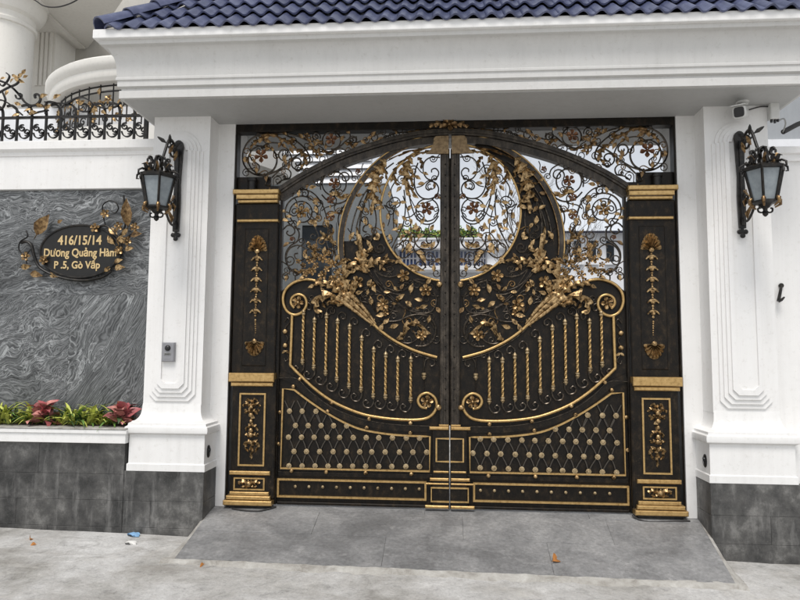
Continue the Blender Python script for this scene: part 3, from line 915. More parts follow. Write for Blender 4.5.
def acanthus(root, pts, wid, lobes=4, y=-0.03, lift=0.022, m='gold', name='acanthus_leaf', k=6, tip=0.06):
    p = crom(pts, k)
    n = len(p)
    q = [g2(a) for a in p]
    mb = MB()
    # densify so that the lobes are crisp
    pts2 = []
    for i in range(n - 1):
        for j in range(2):
            t = j / 2
            pts2.append((q[i][0] * (1 - t) + q[i + 1][0] * t, q[i][1] * (1 - t) + q[i + 1][1] * t))
    pts2.append(q[-1])
    n = len(pts2)
    for i, (x, z) in enumerate(pts2):
        a, b_ = pts2[max(i - 1, 0)], pts2[min(i + 1, n - 1)]
        dx, dz = b_[0] - a[0], b_[1] - a[1]
        l = math.hypot(dx, dz) or 1
        dx, dz = dx / l, dz / l
        t = i / (n - 1)
        env = min(1.0, 0.40 + 1.6 * t) * (1 - t) ** 0.55 + tip
        u = (t * lobes) % 1.0
        u2 = (t * lobes + 0.35) % 1.0
        wl = wid * M_PX / 2 * env * (0.30 + 0.85 * u)
        wr = wid * M_PX / 2 * env * (0.30 + 0.85 * u2)
        hh = lift * (0.5 + 0.5 * math.sin(PI * min(1, t * 1.2)))
        wl *= 1.12; wr *= 1.12
        mb.v += [(x - dz * wl, y + 0.002 - 0.006 * u, z + dx * wl), (x, y - hh, z), (x + dz * wr, y + 0.002 - 0.006 * u2, z - dx * wr), (x, y + 0.008, z)]
    for i in range(n - 1):
        for c in range(4):
            A, B = i * 4 + c, i * 4 + (c + 1) % 4
            mb.f.append((A, B, B + 4, A + 4))
    return obj(name, mb, M[m], root, smooth=62)
def rect_frame(root, x0, y0, x1, y1, wpx=1.6, yf=-0.02, yb=0.0, m='gold_bar', name='gold_frame'):
    """rectangular raised frame from photo corners"""
    a, b_, c, d = g2((x0, y0)), g2((x1, y0)), g2((x1, y1)), g2((x0, y1))
    xa, xb = (a[0] + d[0]) / 2, (b_[0] + c[0]) / 2
    zt, zb = (a[1] + b_[1]) / 2, (c[1] + d[1]) / 2
    t = wpx * M_PX
    o = [(xa, zb), (xb, zb), (xb, zt), (xa, zt)]
    i = [(xa + t, zb + t), (xb - t, zb + t), (xb - t, zt - t), (xa + t, zt - t)]
    return obj(name, MB().ring(o, i, yf, yb), M[m], root)
def hbar(root, x0, x1, yc, hpx, yf, yb=0.02, m='gold_bar', name='gold_bar', extra=None):
    a, b_ = g2((x0, yc)), g2((x1, yc))
    z = (a[1] + b_[1]) / 2
    h = hpx * M_PX / 2
    return obj(name, MB().cbox(a[0], b_[0], yf, yb, z - h, z + h, min(0.006, h * 0.5)), M[m], root)

ARCH = [(281, 194.5), (292, 187), (305, 179), (326, 168), (345, 159.5), (368, 151.5), (395, 143.8), (420, 138.8), (449, 136.3)]
def circ(c, r, a0, a1, n=40):
    return [(c[0] + r * math.cos(math.radians(a0 + (a1 - a0) * i / n)), c[1] + r * math.sin(math.radians(a0 + (a1 - a0) * i / n))) for i in range(n + 1)]
IN_C, IN_R = (449, 213), 68.5
OUT_C, OUT_R = (449, 245), 107.5

# ================================================================== GATE LEAF (drawn once as the left leaf, mirrored for the right)
def sheet_poly(top):
    """backing sheet outline (photo points); top: how high it reaches in the crescent between the two rings"""
    pts = [(276.5, 503), (440.5, 507), (440.5, 281)]
    ia = 98; ib = {'left': 163, 'right': 245}[top]
    pts += circ(IN_C, IN_R, ia, ib, 24)
    if top == 'left': pts += [(368, 236), (352, 241)]
    oa = {'left': 182, 'right': 262}[top]
    pts += circ(OUT_C, OUT_R, oa, 164, 18)
    pts += [(338, 283), (325, 284), (312, 279.5), (300, 280.5), (290, 284.5), (280.2, 292)]
    return [g2(p) for p in pts]

def build_leaf():
    x_h = g2((282, 400))[0]
    root = thing('gate_leaf', 'left wrought iron gate leaf, grey wall seen through its upper scrolls', 'gate leaf', (x_h, 0, GZ), 'leaves of the double gate')
    zb = g2((449, 508))[1]
    # ---- frame
    xs0, xs1 = g2((440, 300))[0], -0.004
    ztop = g2((445, 150))[1]
    fr = MB()
    fr.cbox(xs0, xs1, -0.040, 0.03, zb, ztop, 0.008)
    obj('meeting_stile', fr, M['frame_iron'], root)
    obj('stile_strip', MB().cbox(xs0 + 0.030, xs0 + 0.050, -0.047, -0.038, zb + 0.66, ztop - 0.01, 0.003), M['frame_iron'], root)
    for i in range(24):
        y = 166 + i * 10.6
        if y < 424: bead_at(root, 445.5, y, 1.7, -0.046, 'rosette', 'rivet').data = RIVET
    obj('hinge_stile', MB().cbox(g2((281.4, 200))[0], g2((283.6, 200))[0], -0.030, 0.03, zb, g2((283, 193))[1], 0.005), M['iron'], root)
    arch = [g2((p[0], p[1] + 4.2)) for p in crom(ARCH, 5)]
    arch = [p for p in arch if p[0] < -0.004]
    obj('arch_rail', MB().bar(arch, 0.058, -0.034, 0.03), M['frame_iron'], root, smooth=30)
    obj('bottom_rail', MB().cbox(g2((277.5, 500))[0], xs0 + 0.002, -0.022, 0.03, zb, g2((360, 503))[1], 0.004), M['iron'], root)
    # flat rails round the bottom panels (raised fields of the sheet)
    obj('lower_rail', MB().cbox(g2((278, 480))[0], xs0 + 0.002, -0.012, 0.004, g2((360, 477.5))[1], g2((360, 472.8))[1], 0.003), M['iron'], root)
    cr = [(280, 374), (296, 381.5), (310, 394), (330, 408.5), (352, 418.5), (372, 423.5), (395, 427), (432, 428.5)]
    obj('curved_rail', MB().bar([g2(p) for p in crom(cr, 5)], 0.058, -0.013, 0.004), M['iron'], root, smooth=30)
    edge = [(279, 378), (297, 378.5), (310, 391), (330, 406), (352, 415.8), (372, 421), (395, 424.4), (430, 426)]
    obj('rail_edge', MB().tube([(g2(p)[0], -0.014, g2(p)[1]) for p in crom(edge, 5)], 0.0035, 5), M['scroll'], root, smooth=60)
    # ---- backing sheet
    obj('backing_sheet', MB().prism(sheet_poly('left'), 0.0, 0.006), M['iron'], root)
    # ---- the two rings
    oc = circ(OUT_C, OUT_R, 171, 264, 44)
    obj('outer_ring', MB().bar([g2(p) for p in oc], 0.040, -0.026, 0.006), M['frame_iron'], root, smooth=30)
    rail(root, circ(OUT_C, OUT_R + 2.7, 172, 262, 44), 0.0065, -0.026, smooth=False, name='ring_edge')
    rail(root, circ(OUT_C, OUT_R - 2.5, 174, 260, 44), 0.0045, -0.026, smooth=False, name='ring_edge', m='bronze')
    rail(root, circ(IN_C, IN_R, 98, 257, 50), 0.0105, -0.016, smooth=False, name='inner_ring')
    for dr, a0, a1 in ((9, 184, 236), (13.5, 190, 226)): rail(root, circ(OUT_C, OUT_R - dr, a0, a1, 26), 0.0065, -0.012, smooth=False, m='scroll', name='track_rail')
    # ---- keystone
    kp = [(448.6, 138), (436, 138.3), (433.8, 141), (433.2, 147), (431, 151.5), (426, 155.5), (448.6, 155.7)]
    obj('keystone', MB().prism([g2(p) for p in kp], -0.058, -0.036), M['bronze_bar'], root)
    # ---- top rail of the baluster panel (volute), gold
    rail(root, [(322, 283.5), (313, 280.3), (304, 279.8), (293, 283.6), (285.6, 291), (283.6, 301), (287, 310.5), (294.5, 315), (302.5, 312.3), (307, 305), (305.3, 297.5), (299, 294.6), (293, 297.5), (291.6, 303.5), (295, 308)], 0.0125, -0.020)
    flower_at(root, 299, 302.5, 12.5, -0.02)
    rail(root, [(292.6, 315), (291.8, 340), (290.8, 365.2)], 0.0125, -0.018, smooth=False)
    rail(root, [(290.8, 365.2), (300, 374.5), (315, 388.5), (332.5, 401), (352.5, 410.3), (370, 415.6), (395, 419), (418, 419.5), (430, 416.3), (436.5, 407.5), (435, 398), (428, 393), (421, 395), (418.2, 400.8), (421, 406.3), (427, 408)], 0.0130, -0.020)
    flower_at(root, 427.2, 401, 12.5, -0.022)
    rail(root, [(374, 324), (380, 330), (395, 340.8), (415, 350.6), (437, 357.3)], 0.0125, -0.020)
    rail(root, [(374, 326.5), (380, 333), (395, 343.8), (415, 353.6), (437, 360.3)], 0.006, -0.012, m='scroll', name='iron_rail')
    for p in ((439.5, 285), (438.6, 407)): bead_at(root, *p, 6.2, -0.036, 'gold')
    # ---- balusters
    bx = [304, 315, 327, 338, 350, 362, 374, 386, 398, 411]
    bt = [314, 322, 317.5, 323, 328.5, 340, 351.5, 356.5, 361, 361]
    bb = [360, 365.5, 371, 377.5, 384, 387.5, 394, 395, 396.5, 398]
    for x, t, b_ in zip(bx, bt, bb):
        X, zt_ = g2((x, t)); zb_ = g2((x, b_))[1]
        mb = MB()
        n = max(10, int((zt_ - zb_) / 0.016))
        for i in range(n + 1):
            a = i * 0.62
            for k in range(4):
                mb.v.append((X + 0.0105 * math.cos(a + k * PI / 2), -0.020 + 0.0105 * math.sin(a + k * PI / 2), zt_ + (zb_ - zt_) * i / n))
        for i in range(n):
            for k in range(4):
                A, B = i * 4 + k, i * 4 + (k + 1) % 4
                mb.f.append((A, B, B + 4, A + 4))
        bal = obj('baluster', mb, M['gold_bar'], root)
        for zz, s in ((zt_, 1), (zb_, -1)):
            obj('collar', COLLAR, None, bal, loc=(X, -0.020, zz), scl=(1, 1, s))
        # iron hooks above and below
        scroll(root, [(x, t - 3), (x + 0.3, t - 8), (x + 4, t - 11), (x + 7.6, t - 8.5), (x + 7, t - 4.5), (x + 4, t - 4.4), (x + 3.6, t - 6.6)], 1.4, name='hook_scroll')
        scroll(root, [(x, b_ + 3), (x - 0.4, b_ + 9), (x - 4, b_ + 13.5), (x - 9, b_ + 12.5), (x - 10.6, b_ + 8.5), (x - 8, b_ + 6), (x - 5.6, b_ + 8), (x - 7, b_ + 9.6)], 1.5, name='hook_scroll')
    rail(root, [(424, 357), (424, 374)], 0.006, -0.016, smooth=False, m='iron', name='drop_bar')
    obj('collar', COLLAR, None, root, loc=(g2((424, 374))[0], -0.018, g2((424, 374))[1]), scl=(1.1, 1.1, -1.1))
    scroll(root, [(424, 368), (425, 361), (429, 358), (434, 360), (434.5, 364.5), (431, 366), (430, 363.5)], 1.4, name='hook_scroll')
    rail(root, [(424, 378), (424, 393)], 0.004, -0.012, smooth=False, m='iron', name='drop_bar')
    # side ornament by the hinge
    scroll(root, [(284.5, 322), (288, 318), (290, 322), (286, 327), (284.5, 333), (288, 338), (286, 343), (284, 348), (287, 354), (289, 358), (286, 361), (284.6, 358)], 1.1, name='side_scroll')
    for y, s in ((331.5, 5.0), (345.5, 5.0)): bead_at(root, 285.8, y, s, -0.02, 'gold')
    for dx, dg in ((-1.5, 215), (2.5, 325)): leaf_at(root, 285.8 + dx, 352, dg, 5.2, -0.02)
    # ---- lattice panel
    loop = [(283.5, 388.6), (294.5, 389.6)] + crom([(294.5, 389.6), (311, 402), (329, 413.8), (347, 423.5), (365, 430), (395, 434.6), (430, 436.3)], 5)[1:] + [(429.6, 471), (281.2, 467.8)]
    obj('lattice_frame', MB().bar([g2(p) for p in loop], 1.7 * M_PX, -0.022, -0.001, closed=True), M['gold_bar'], root, smooth=30)
    rows = [(411, [290, 302.6, 316.4]), (425.3, [296, 308.6, 321.5, 334, 347]), (437, [289, 302, 314.6, 327.5, 340, 353.6, 366.5, 379, 392.6, 406.4, 419.6]),
            (451.2, [294.5, 307, 320, 333.5, 347, 360, 372, 385.4, 399.5, 413, 426.8]), (465.6, [289.4, 302.6, 315.5, 328.4, 340, 353, 366, 379, 392, 406, 419.6])]
    ys = lambda y, x: y + (x - 300) * 0.006
    for ri, (y, xs) in enumerate(rows):
        for x in xs:
            bead_at(root, x, ys(y, x), 5.4, -0.014, 'rosette', 'rosette').data = ROSETTE
            for y2, xs2 in rows[ri + 1:ri + 2]:
                for x2 in xs2:
                    if abs(abs(x2 - x) - 6.6) < 2.6:
                        a, b_ = g2((x, ys(y, x))), g2((x2, ys(y2, x2)))
                        mx, mz = (a[0] + b_[0]) / 2 + (0.004 if x2 > x else -0.004), (a[1] + b_[1]) / 2
                        obj('lattice_bar', MB().bar([a, (mx, mz), b_], 0.0075, -0.012, -0.002), M['lattice'], root)
        if ri in (0, 1):                       # bars that run up to the curved edge
            for x in xs:
                for sgn in (-1, 1):
                    x2 = x + sgn * 5.0
                    a, b_ = g2((x, y)), g2((x2, y - 10.5))
                    lim = 389.6 + (x2 - 294.5) * 0.70 if x2 > 294.5 else 389
                    if y - 10.5 > lim: obj('lattice_bar', MB().bar([a, b_], 0.0075, -0.012, -0.002), M['lattice'], root)
    for p in ((300.5, 379), (294, 386.3), (332, 402.6), (328, 411), (369.5, 418.6), (367, 427.4), (410.6, 422.7), (410.6, 432.6), (280.6, 412), (279.4, 443.5), (292, 470.3), (326.6, 471.5), (366, 472.4), (411.5, 473.6)):
        bead_at(root, *p, 4.2, -0.016, 'gold')
    # ---- bottom panel with studs
    rect_frame(root, 277.5, 479.5, 426.5, 498.5, 1.9, -0.020, 0.004)
    for i in range(10): bead_at(root, 295.5 + 13.75 * i, 486.2 + 0.28 * i, 3.3, -0.004, 'rosette', 'stud')
    # ---- lock boxes at the meeting stile
    for (x0, x1, y, h, yf) in ((429.5, 448.6, 427.6, 3.0, -0.062), (439, 448.6, 424.9, 1.8, -0.055), (433.6, 448.6, 470.8, 1.8, -0.060), (430, 448.6, 478.2, 2.8, -0.064), (426, 448.6, 482.6, 1.6, -0.060), (425.3, 448.6, 505.4, 2.8, -0.064)):
        hbar(root, x0, x1, y, h, yf, -0.03)
    obj('lock_box', MB().cbox(g2((432.5, 450))[0], xs1 - 0.0015, -0.052, -0.0, g2((440, 505))[1], g2((440, 429))[1], 0.004), M['iron'], root)
    for fr_ in ((436.5, 437.6, 448.5, 460.5), (431.5, 486.2, 448.5, 500.2)):
        x0, y0, x1, y1 = fr_
        a, c = g2((x0, y0)), g2((x1, y1))
        t = 1.7 * M_PX
        pl = [(xs1 - .001, a[1]), (a[0], a[1]), (a[0], c[1]), (xs1 - .001, c[1])]
        obj('gold_frame', MB().bar(pl, t, -0.062, -0.050), M['gold_bar'], root)
    # ================= ornament
    # outer field, between hinge stile, arch and outer ring
    for pts, w in (
        (spiral((302, 213), 16.5, 16.5, 95, 0.78), 1.7), (spiral((302, 213), 12.5, 9.5, 130, 0.92), 1.5),
        ([(292.5, 197), (296.5, 190.5)], 1.4), ([(303, 190.5), (302.5, 196.5)], 1.4), ([(309, 192), (308, 198)], 1.4),
        ([(297, 190.5), (303, 190), (311, 192), (318, 198), (324, 208), (328, 222)], 1.6),
        (spiral((313.5, 215), 6.5, 1.5, 250, -1.3), 1.3),
        ([(283.5, 230), (288.5, 225.5), (294, 228), (295, 233), (290.5, 236), (287, 233.5), (288.5, 231)], 1.6),
        ([(295, 226), (299.5, 233), (298, 241), (291, 246), (286.5, 253), (286.5, 262), (292, 271), (300, 275)], 1.7),
        ([(300, 275), (290, 268), (286.5, 258), (290, 249), (298, 245.5), (305.5, 249), (307, 256), (302, 260.5), (296.5, 259), (295, 254.5), (298.5, 253.5)], 1.6),
        (spiral((286.5, 277), 4.5, 1.2, 330, -1.3), 1.3),
        ([(296, 282), (296, 276), (301, 273), (305, 277), (304.5, 281)], 1.4),
        (spiral((334.5, 184), 12, 12, 60, 0.95), 1.7), (spiral((345, 178), 6.5, 1.8, 140, 1.3), 1.5),
        ([(322, 195), (328, 201), (337, 204), (346, 201), (353, 193), (360, 184), (372, 172), (386, 164)], 1.8),
        ([(321, 190), (321, 182), (325, 174), (333, 168), (344, 168), (351, 172), (353, 178)], 1.6),
        ([(337, 204), (334.5, 208), (337, 213), (341.5, 212), (342, 207)], 1.3),
        ([(347, 203), (340, 213), (338.5, 222), (341, 231)], 1.5),
        ([(326, 225), (331, 232), (333, 243), (336, 256), (338, 266)], 2.6), ([(329, 232), (326, 240), (328, 248), (332, 258)], 1.8)):
        scroll(root, pts, w, -0.020, 0.0)
    flower_at(root, 302.5, 213, 13, -0.018); flower_at(root, 334.5, 184, 11.5, -0.018, 'copper')
    for x, y, d, s in ((300, 194, 80, 7), (313.5, 188, 10, 8), (316.5, 204, 325, 8), (328, 224, 280, 8.5), (313.5, 222, 10, 9), (299.5, 224, 240, 7.5), (289, 217, 175, 7), (297, 206, 120, 6), (338, 196, 300, 8), (346, 197, 30, 9)):
        leaf_at(root, x, y, d, s, -0.022)
    acanthus(root, [(336, 190), (340, 197), (347, 198), (353, 193)], 6, 3, -0.024)
    acanthus(root, [(336, 246), (332, 240), (326, 238), (321, 231)], 7.5, 3, -0.026)
    acanthus(root, [(329, 240), (333, 234), (334, 228)], 5, 2, -0.026)
    acanthus(root, [(315, 262), (314.5, 252), (310, 245), (307, 243)], 7.5, 3, -0.026)
    acanthus(root, [(315, 256), (318, 250), (322, 250)], 4.5, 2, -0.026)
    acanthus(root, [(316, 270), (306, 270.5), (298, 272), (294, 269)], 5.0, 3, -0.026)
    # flower cascade
    for x, y, s in ((311, 260.5, 8.5), (323.5, 259, 9.5), (333.5, 264.5, 9), (312.5, 272, 9), (323.5, 276, 9.5), (334, 280, 9), (304, 266, 6), (317, 266, 7), (328, 269.5, 7.5), (341, 272, 7), (318, 256, 6)):
        flower_at(root, x, y, s, -0.034 + _kr.uniform(-.006, .006))
    acanthus(root, [(337, 266), (343, 262), (347, 260), (352, 262)], 6, 2, -0.034)
    # cornucopia stalk and its acanthus mouth
    for p0, p1, p2 in (((375, 325), (362, 311), (347, 297)), ((376, 324), (365, 309), (352, 296)), ((374.4, 326), (358, 313), (342, 300)), ((375, 325.5), (360, 310), (345, 299))):
        mbp = crom([p0, p1, p2], 6)
        q = [g2(a) for a in mbp]
        n = len(q)
        obj('stalk', MB().tube([(x, -0.022 - 0.028 * i / n, z) for i, (x, z) in enumerate(q)], [0.007 + 0.020 * i / n for i in range(n)], 7), M['gold'], root, smooth=60)
    for pts, w, lb in (([(353, 304), (341, 292), (328, 284.5), (314, 285)], 13, 6), ([(348, 303), (335, 297), (324, 296.5), (317, 302), (317.5, 310), (323.5, 313)], 12, 4),
                       ([(351, 301), (345.5, 288), (345, 276), (349, 267), (357, 266), (361, 272)], 14, 5), ([(352, 300), (353, 289), (357, 281)], 10, 3),
                       ([(346, 304), (338, 304), (331, 302), (328, 306)], 6.5, 3), ([(350, 298), (340, 284), (330, 277)], 11, 4), ([(345, 293), (336, 280), (340, 270)], 9, 3)):
        acanthus(root, pts, w, lb, -0.046, 0.026)
    flower_at(root, 358, 283, 13.5, -0.03)
    for x, y, d, s in ((370, 283, 60, 8), (374.5, 289.5, 300, 8), (371, 300.5, 100, 9), (380.5, 315, 190, 9), (395, 326, 20, 9.5), (401.5, 297, 40, 8.5), (412, 288.5, 75, 9.5), (409, 304.5, 320, 9), (418.5, 300, 170, 8.5), (424, 306.5, 20, 8.5), (429, 281, 50, 8), (373, 322, 60, 8.5), (381.5, 327.5, 70, 9), (368, 292, 80, 6)):
        leaf_at(root, x, y, d, s, -0.024)
    for x, y, s in ((403.5, 276, 12.5), (426, 290.5, 12.5), (383.5, 304.5, 12.5), (421.5, 335, 11)): flower_at(root, x, y, s, -0.024)
    acanthus(root, [(397, 339), (403, 335), (407, 326), (414, 323), (421, 326), (427, 332)], 8.5, 4, -0.026)
    for pts, w in (
        ([(367, 266), (376, 281), (388, 289), (400, 291), (409, 287), (414, 279)], 1.8), ([(366, 270), (382, 290), (398, 304), (414, 312), (428, 313), (435, 307), (436.5, 298), (433, 292)], 1.9),
        ([(378, 321), (388, 321.5), (398, 321), (410, 316), (421, 314.5), (430, 318), (436, 327), (434, 338), (426, 345.5), (416, 346)], 1.9), (spiral((384, 305), 10.5, 9.5, 200, -0.80), 1.7),
        ([(370, 266), (381, 275), (392, 277), (398, 275)], 1.5), ([(372, 264), (383, 268), (392, 266)], 1.3), ([(385, 291), (394, 294), (402, 295)], 1.4),
        (spiral((366, 294), 5.5, 1.5, 90, 1.2), 1.4), (spiral((408, 331), 13, 11, 150, -0.5), 1.5),
        ([(369, 262), (379, 279), (391, 296), (406, 308), (420, 311)], 1.4), ([(404, 283), (411, 281), (419, 282), (425, 286)], 1.4)):
        scroll(root, pts, w, -0.018, -0.001)
    # crescent
    acanthus(root, [(386, 161), (381, 168), (376, 178), (373.5, 190), (374, 202), (371, 216)], 15, 6, -0.030)
    acanthus(root, [(380, 170), (373, 174), (366, 176)], 6.5, 3, -0.032); acanthus(root, [(376, 180), (371, 185), (365, 187)], 6, 3, -0.032)
    acanthus(root, [(375, 190), (369, 197), (366, 204)], 6, 3, -0.032); acanthus(root, [(374, 196), (380, 203), (384, 210)], 6.5, 3, -0.032)
    acanthus(root, [(381, 166), (386, 173), (387, 181)], 6, 3, -0.032)
    acanthus(root, [(374, 183), (380, 189), (381, 196)], 5.5, 2, -0.032)
    for x, y, d, s in ((360, 209.5, 150, 8), (366, 221.5, 100, 8.5), (352.5, 236.5, 60, 9.5), (378, 237, 280, 8), (371, 247.5, 110, 8), (379, 209, 20, 8), (388, 217, 100, 7)): leaf_at(root, x, y, d, s, -0.026)
    for pts, w in (([(370, 188), (363, 208), (360, 226), (361, 244), (365, 258)], 2.2), ([(374, 205), (376.5, 220), (374, 234), (368, 246)], 1.7), ([(361, 236), (365, 240), (371, 238), (373.5, 231), (370, 225), (364.5, 226.5), (363.5, 231), (367, 232.5)], 1.8),
                   (spiral((380, 248), 6, 1.5, 200, -1.3), 1.5), ([(376, 256), (383, 262), (390, 262)], 1.4)):
        scroll(root, pts, w, -0.020, 0.0)
    acanthus(root, [(364, 273), (362, 258), (359.5, 243), (358, 228)], 11, 2, -0.034, tip=0.02)
    acanthus(root, [(365, 272), (364, 262), (366, 253), (373, 249)], 12, 4, -0.036); acanthus(root, [(365, 273), (371, 264), (379, 261.5), (387, 264)], 12, 4, -0.036)
    acanthus(root, [(364, 270), (360, 262), (354, 259)], 7, 3, -0.036); acanthus(root, [(364, 272), (359, 268), (355, 268)], 6, 2, -0.036)
    acanthus(root, [(384, 263), (390, 260.5), (396, 262.5)], 6, 2, -0.03)
    # inner disc
    for pts, w in (
        ([(440, 157.5), (430, 157.8), (424, 163), (423.4, 172), (427, 178.5), (432.5, 180), (437.4, 177), (438.6, 172.2), (435.5, 168.6), (431.8, 169.8), (431.6, 172.5)], 1.5),
        ([(418, 163), (415, 172), (414.4, 183), (416.5, 192), (422, 198), (430, 199), (436.5, 195.5), (438.6, 189), (436, 183.5), (431, 181.5), (427, 184), (426, 188), (428.8, 190.2), (431.5, 188)], 1.6),
        (spiral((427, 210), 11.5, 11, 300, 0.92), 1.5), (spiral((395, 203), 6, 5, 90, 0.95), 1.3),
        ([(408, 188), (411, 204), (416, 217), (424, 224), (433, 223), (438.5, 216)], 1.5), ([(404, 190), (405.5, 207), (403, 225), (396, 240), (390, 252)], 1.5), ([(403, 196), (408, 212), (411, 228), (409, 241), (402, 253)], 1.3),
        ([(398, 200), (393.5, 214), (394, 230)], 1.3), ([(410, 198), (418, 212), (428, 222)], 1.1), ([(393, 199), (391, 190), (395, 182)], 1.3), ([(384, 205), (390, 215), (388, 226)], 1.2),
        ([(439, 236), (438.5, 243), (434, 248.5), (426.5, 250), (419, 247.5), (415, 242), (414, 234)], 1.6), ([(437.8, 243), (436, 237), (430.5, 235), (426.5, 238.5), (427.5, 242.8), (431, 242.8), (431.6, 240.4)], 1.5),
        ([(415, 243), (412, 252), (405, 258), (398, 256), (394.5, 250), (397, 244.5), (402, 245), (402.5, 249)], 1.5), (spiral((388.5, 239), 5, 1.5, 120, -1.2), 1.3),
        ([(412, 246), (417, 254), (423, 262), (426, 268)], 1.5), ([(403, 240), (399, 246), (394, 249)], 1.2)):
        scroll(root, pts, w, -0.012, 0.006)
    flower_at(root, 427, 209.5, 13.5, -0.010, 'copper')
    acanthus(root, [(412, 159), (408, 165), (406, 175), (406.5, 186), (410, 199)], 13, 5, -0.026); acanthus(root, [(407, 166), (402, 170), (399, 176)], 5.5, 2, -0.026)
    acanthus(root, [(407, 176), (412, 182), (413, 188)], 5.5, 2, -0.026); acanthus(root, [(408, 186), (413, 192), (416, 197)], 5.5, 2, -0.026)
    acanthus(root, [(397, 168), (394, 175), (396, 183), (400, 186)], 7, 3, -0.024, m='bronze'); acanthus(root, [(418, 158), (422, 163), (421, 170)], 6, 3, -0.02, m='bronze')
    acanthus(root, [(430, 152), (418, 155), (406, 160), (396, 166)], 5, 4, -0.03); acanthus(root, [(427, 150), (412, 152), (398, 157), (386, 163)], 4, 3, -0.034, m='bronze')
    for x, y, d, s in ((421.5, 184, 10, 7.5), (415.5, 197, 330, 7.5), (417, 207, 200, 8), (403.5, 202.5, 0, 7), (395.5, 204, 190, 8), (395, 222, 110, 7.5), (388, 217, 250, 7.5), (400.5, 226.5, 60, 7), (411, 222, 290, 7), (423, 221, 60, 8), (402, 238, 250, 8), (399.5, 260, 110, 9), (411, 238.5, 80, 8), (434, 268, 90, 8), (420.5, 253, 350, 8), (395, 230, 200, 7), (407, 232, 150, 7), (384, 226, 280, 7)):
        leaf_at(root, x, y, d, s, -0.016, 'gold' if _kr.random() < 0.75 else 'bronze')
    for x, y, d, s in ((392, 180, 250, 8), (399, 190, 230, 8), (390, 195, 270, 7.5), (412, 172, 300, 8), (418, 178, 330, 7.5), (404, 181, 200, 8), (397, 214, 300, 8), (409, 209, 240, 8), (415, 228, 200, 8), (391, 238, 290, 8), (405, 219, 320, 7.5), (432, 228, 60, 8), (421, 236, 10, 8)):
        leaf_at(root, x, y, d, s, -0.018)
    leaf_at(root, 408, 249, 250, 12.5, -0.01); leaf_at(root, 427, 246, 5, 14, -0.004, narrow=True); leaf_at(root, 423, 259, 300, 12, -0.01, narrow=True); leaf_at(root, 416, 269, 345, 19, -0.006, narrow=True); leaf_at(root, 433, 245, 60, 9, -0.004)
    # ---- dense filigree between the main scrolls
    fill = random.Random(41)
    leaf_root = root
    def inside(p, poly):
        r = False
        for i in range(len(poly)):
            (x0, y0), (x1, y1) = poly[i], poly[i - 1]
            if (y0 > p[1]) != (y1 > p[1]) and p[0] < (x1 - x0) * (p[1] - y0) / (y1 - y0) + x0: r = not r
        return r
    def filigree(poly, n, rmin, rmax, y0, y1, gold_share, bounds, leafy=0.6, blooms=0.2, w=1.15, mm='gold', root_=None):
        root = root_ or leaf_root
        done = []
        for _ in range(n * 40):
            if len(done) >= n: break
            r = fill.uniform(rmin, rmax)
            p = (fill.uniform(*bounds[:2]), fill.uniform(*bounds[2:]))
            if not inside(p, poly): continue
            if any(math.hypot(p[0] - q[0], p[1] - q[1]) < (r + q[2]) * 0.86 for q in done): continue
            done.append((*p, r))
            a0 = fill.uniform(0, 360); sg = fill.choice((-1, 1))
            sp = spiral(p, r, r * 0.22, a0, sg * fill.uniform(1.1, 1.5))
            ta = math.radians(a0)
            tx, ty = math.sin(ta) * sg, -math.cos(ta) * sg
            tail = [(sp[0][0] + tx * r * 1.5 + math.cos(ta) * r * 0.9, sp[0][1] + ty * r * 1.5 + math.sin(ta) * r * 0.9), (sp[0][0] + tx * r * 0.8 + math.cos(ta) * r * 0.25, sp[0][1] + ty * r * 0.8 + math.sin(ta) * r * 0.25)]
            scroll(root, tail + sp[::2], w * fill.uniform(0.85, 1.15), y0, y1, 'bronze' if fill.random() < gold_share else 'scroll', name='scroll', k=3)
            u = fill.random()
            if u < blooms: flower_at(root, p[0], p[1], min(11, r * 1.5), y0 - 0.006, fill.choice((mm, 'copper')))
            if fill.random() < leafy:
                leaf_at(root, tail[0][0], tail[0][1], math.degrees(math.atan2(-(tail[0][1] - tail[1][1]), tail[0][0] - tail[1][0])), fill.uniform(5.5, 8.5), y0 - 0.006, fill.choice((mm, mm, 'bronze')))
            if fill.random() < leafy * 0.7:
                b2 = fill.uniform(0, 6.28)
                leaf_at(root, p[0] + r * 1.15 * math.cos(b2), p[1] + r * 1.15 * math.sin(b2), -math.degrees(b2) + fill.uniform(-40, 40), fill.uniform(4.5, 7), y0 - 0.006, fill.choice((mm, 'bronze')))
    disc = circ(IN_C, IN_R - 6, 95, 265, 24)
    filigree(disc, 24, 3.0, 6.5, -0.004, 0.012, 0.15, (380, 438, 150, 278), 0.34, 0.08)
    field = [(285, 200), (305, 184), (330, 171), (352, 162), (372, 156)] + circ(OUT_C, OUT_R + 6, 240, 172, 14) + [(336, 276), (318, 280), (290, 282), (284, 292)]
    filigree(field, 36, 2.8, 6.0, -0.010, 0.006, 0.25, (284, 375, 155, 290), 0.30, 0.12)
    low = [(372, 262), (385, 272), (405, 281), (436, 284), (437, 352), (412, 346), (392, 334), (378, 322), (362, 300)]
    filigree(low, 28, 3.0, 6.0, -0.012, -0.001, 0.25, (362, 437, 262, 352), 0.22, 0.10)
    cres = circ(OUT_C, OUT_R - 6, 178, 235, 16) + circ(IN_C, IN_R + 6, 220, 130, 16)[::1] + [(372, 268), (352, 268)]
    filigree(cres, 16, 3.0, 5.2, -0.012, 0.002, 0.35, (340, 395, 165, 270), 0.35, 0.0)
    mouth = [(300, 284), (318, 283), (345, 296), (352, 304), (340, 318), (322, 312), (310, 300)]
    filigree(mouth, 7, 3.0, 5.0, -0.014, -0.001, 0.2, (300, 355, 284, 320), 0.4, 0.1)
    global FILIGREE
    FILIGREE = filigree
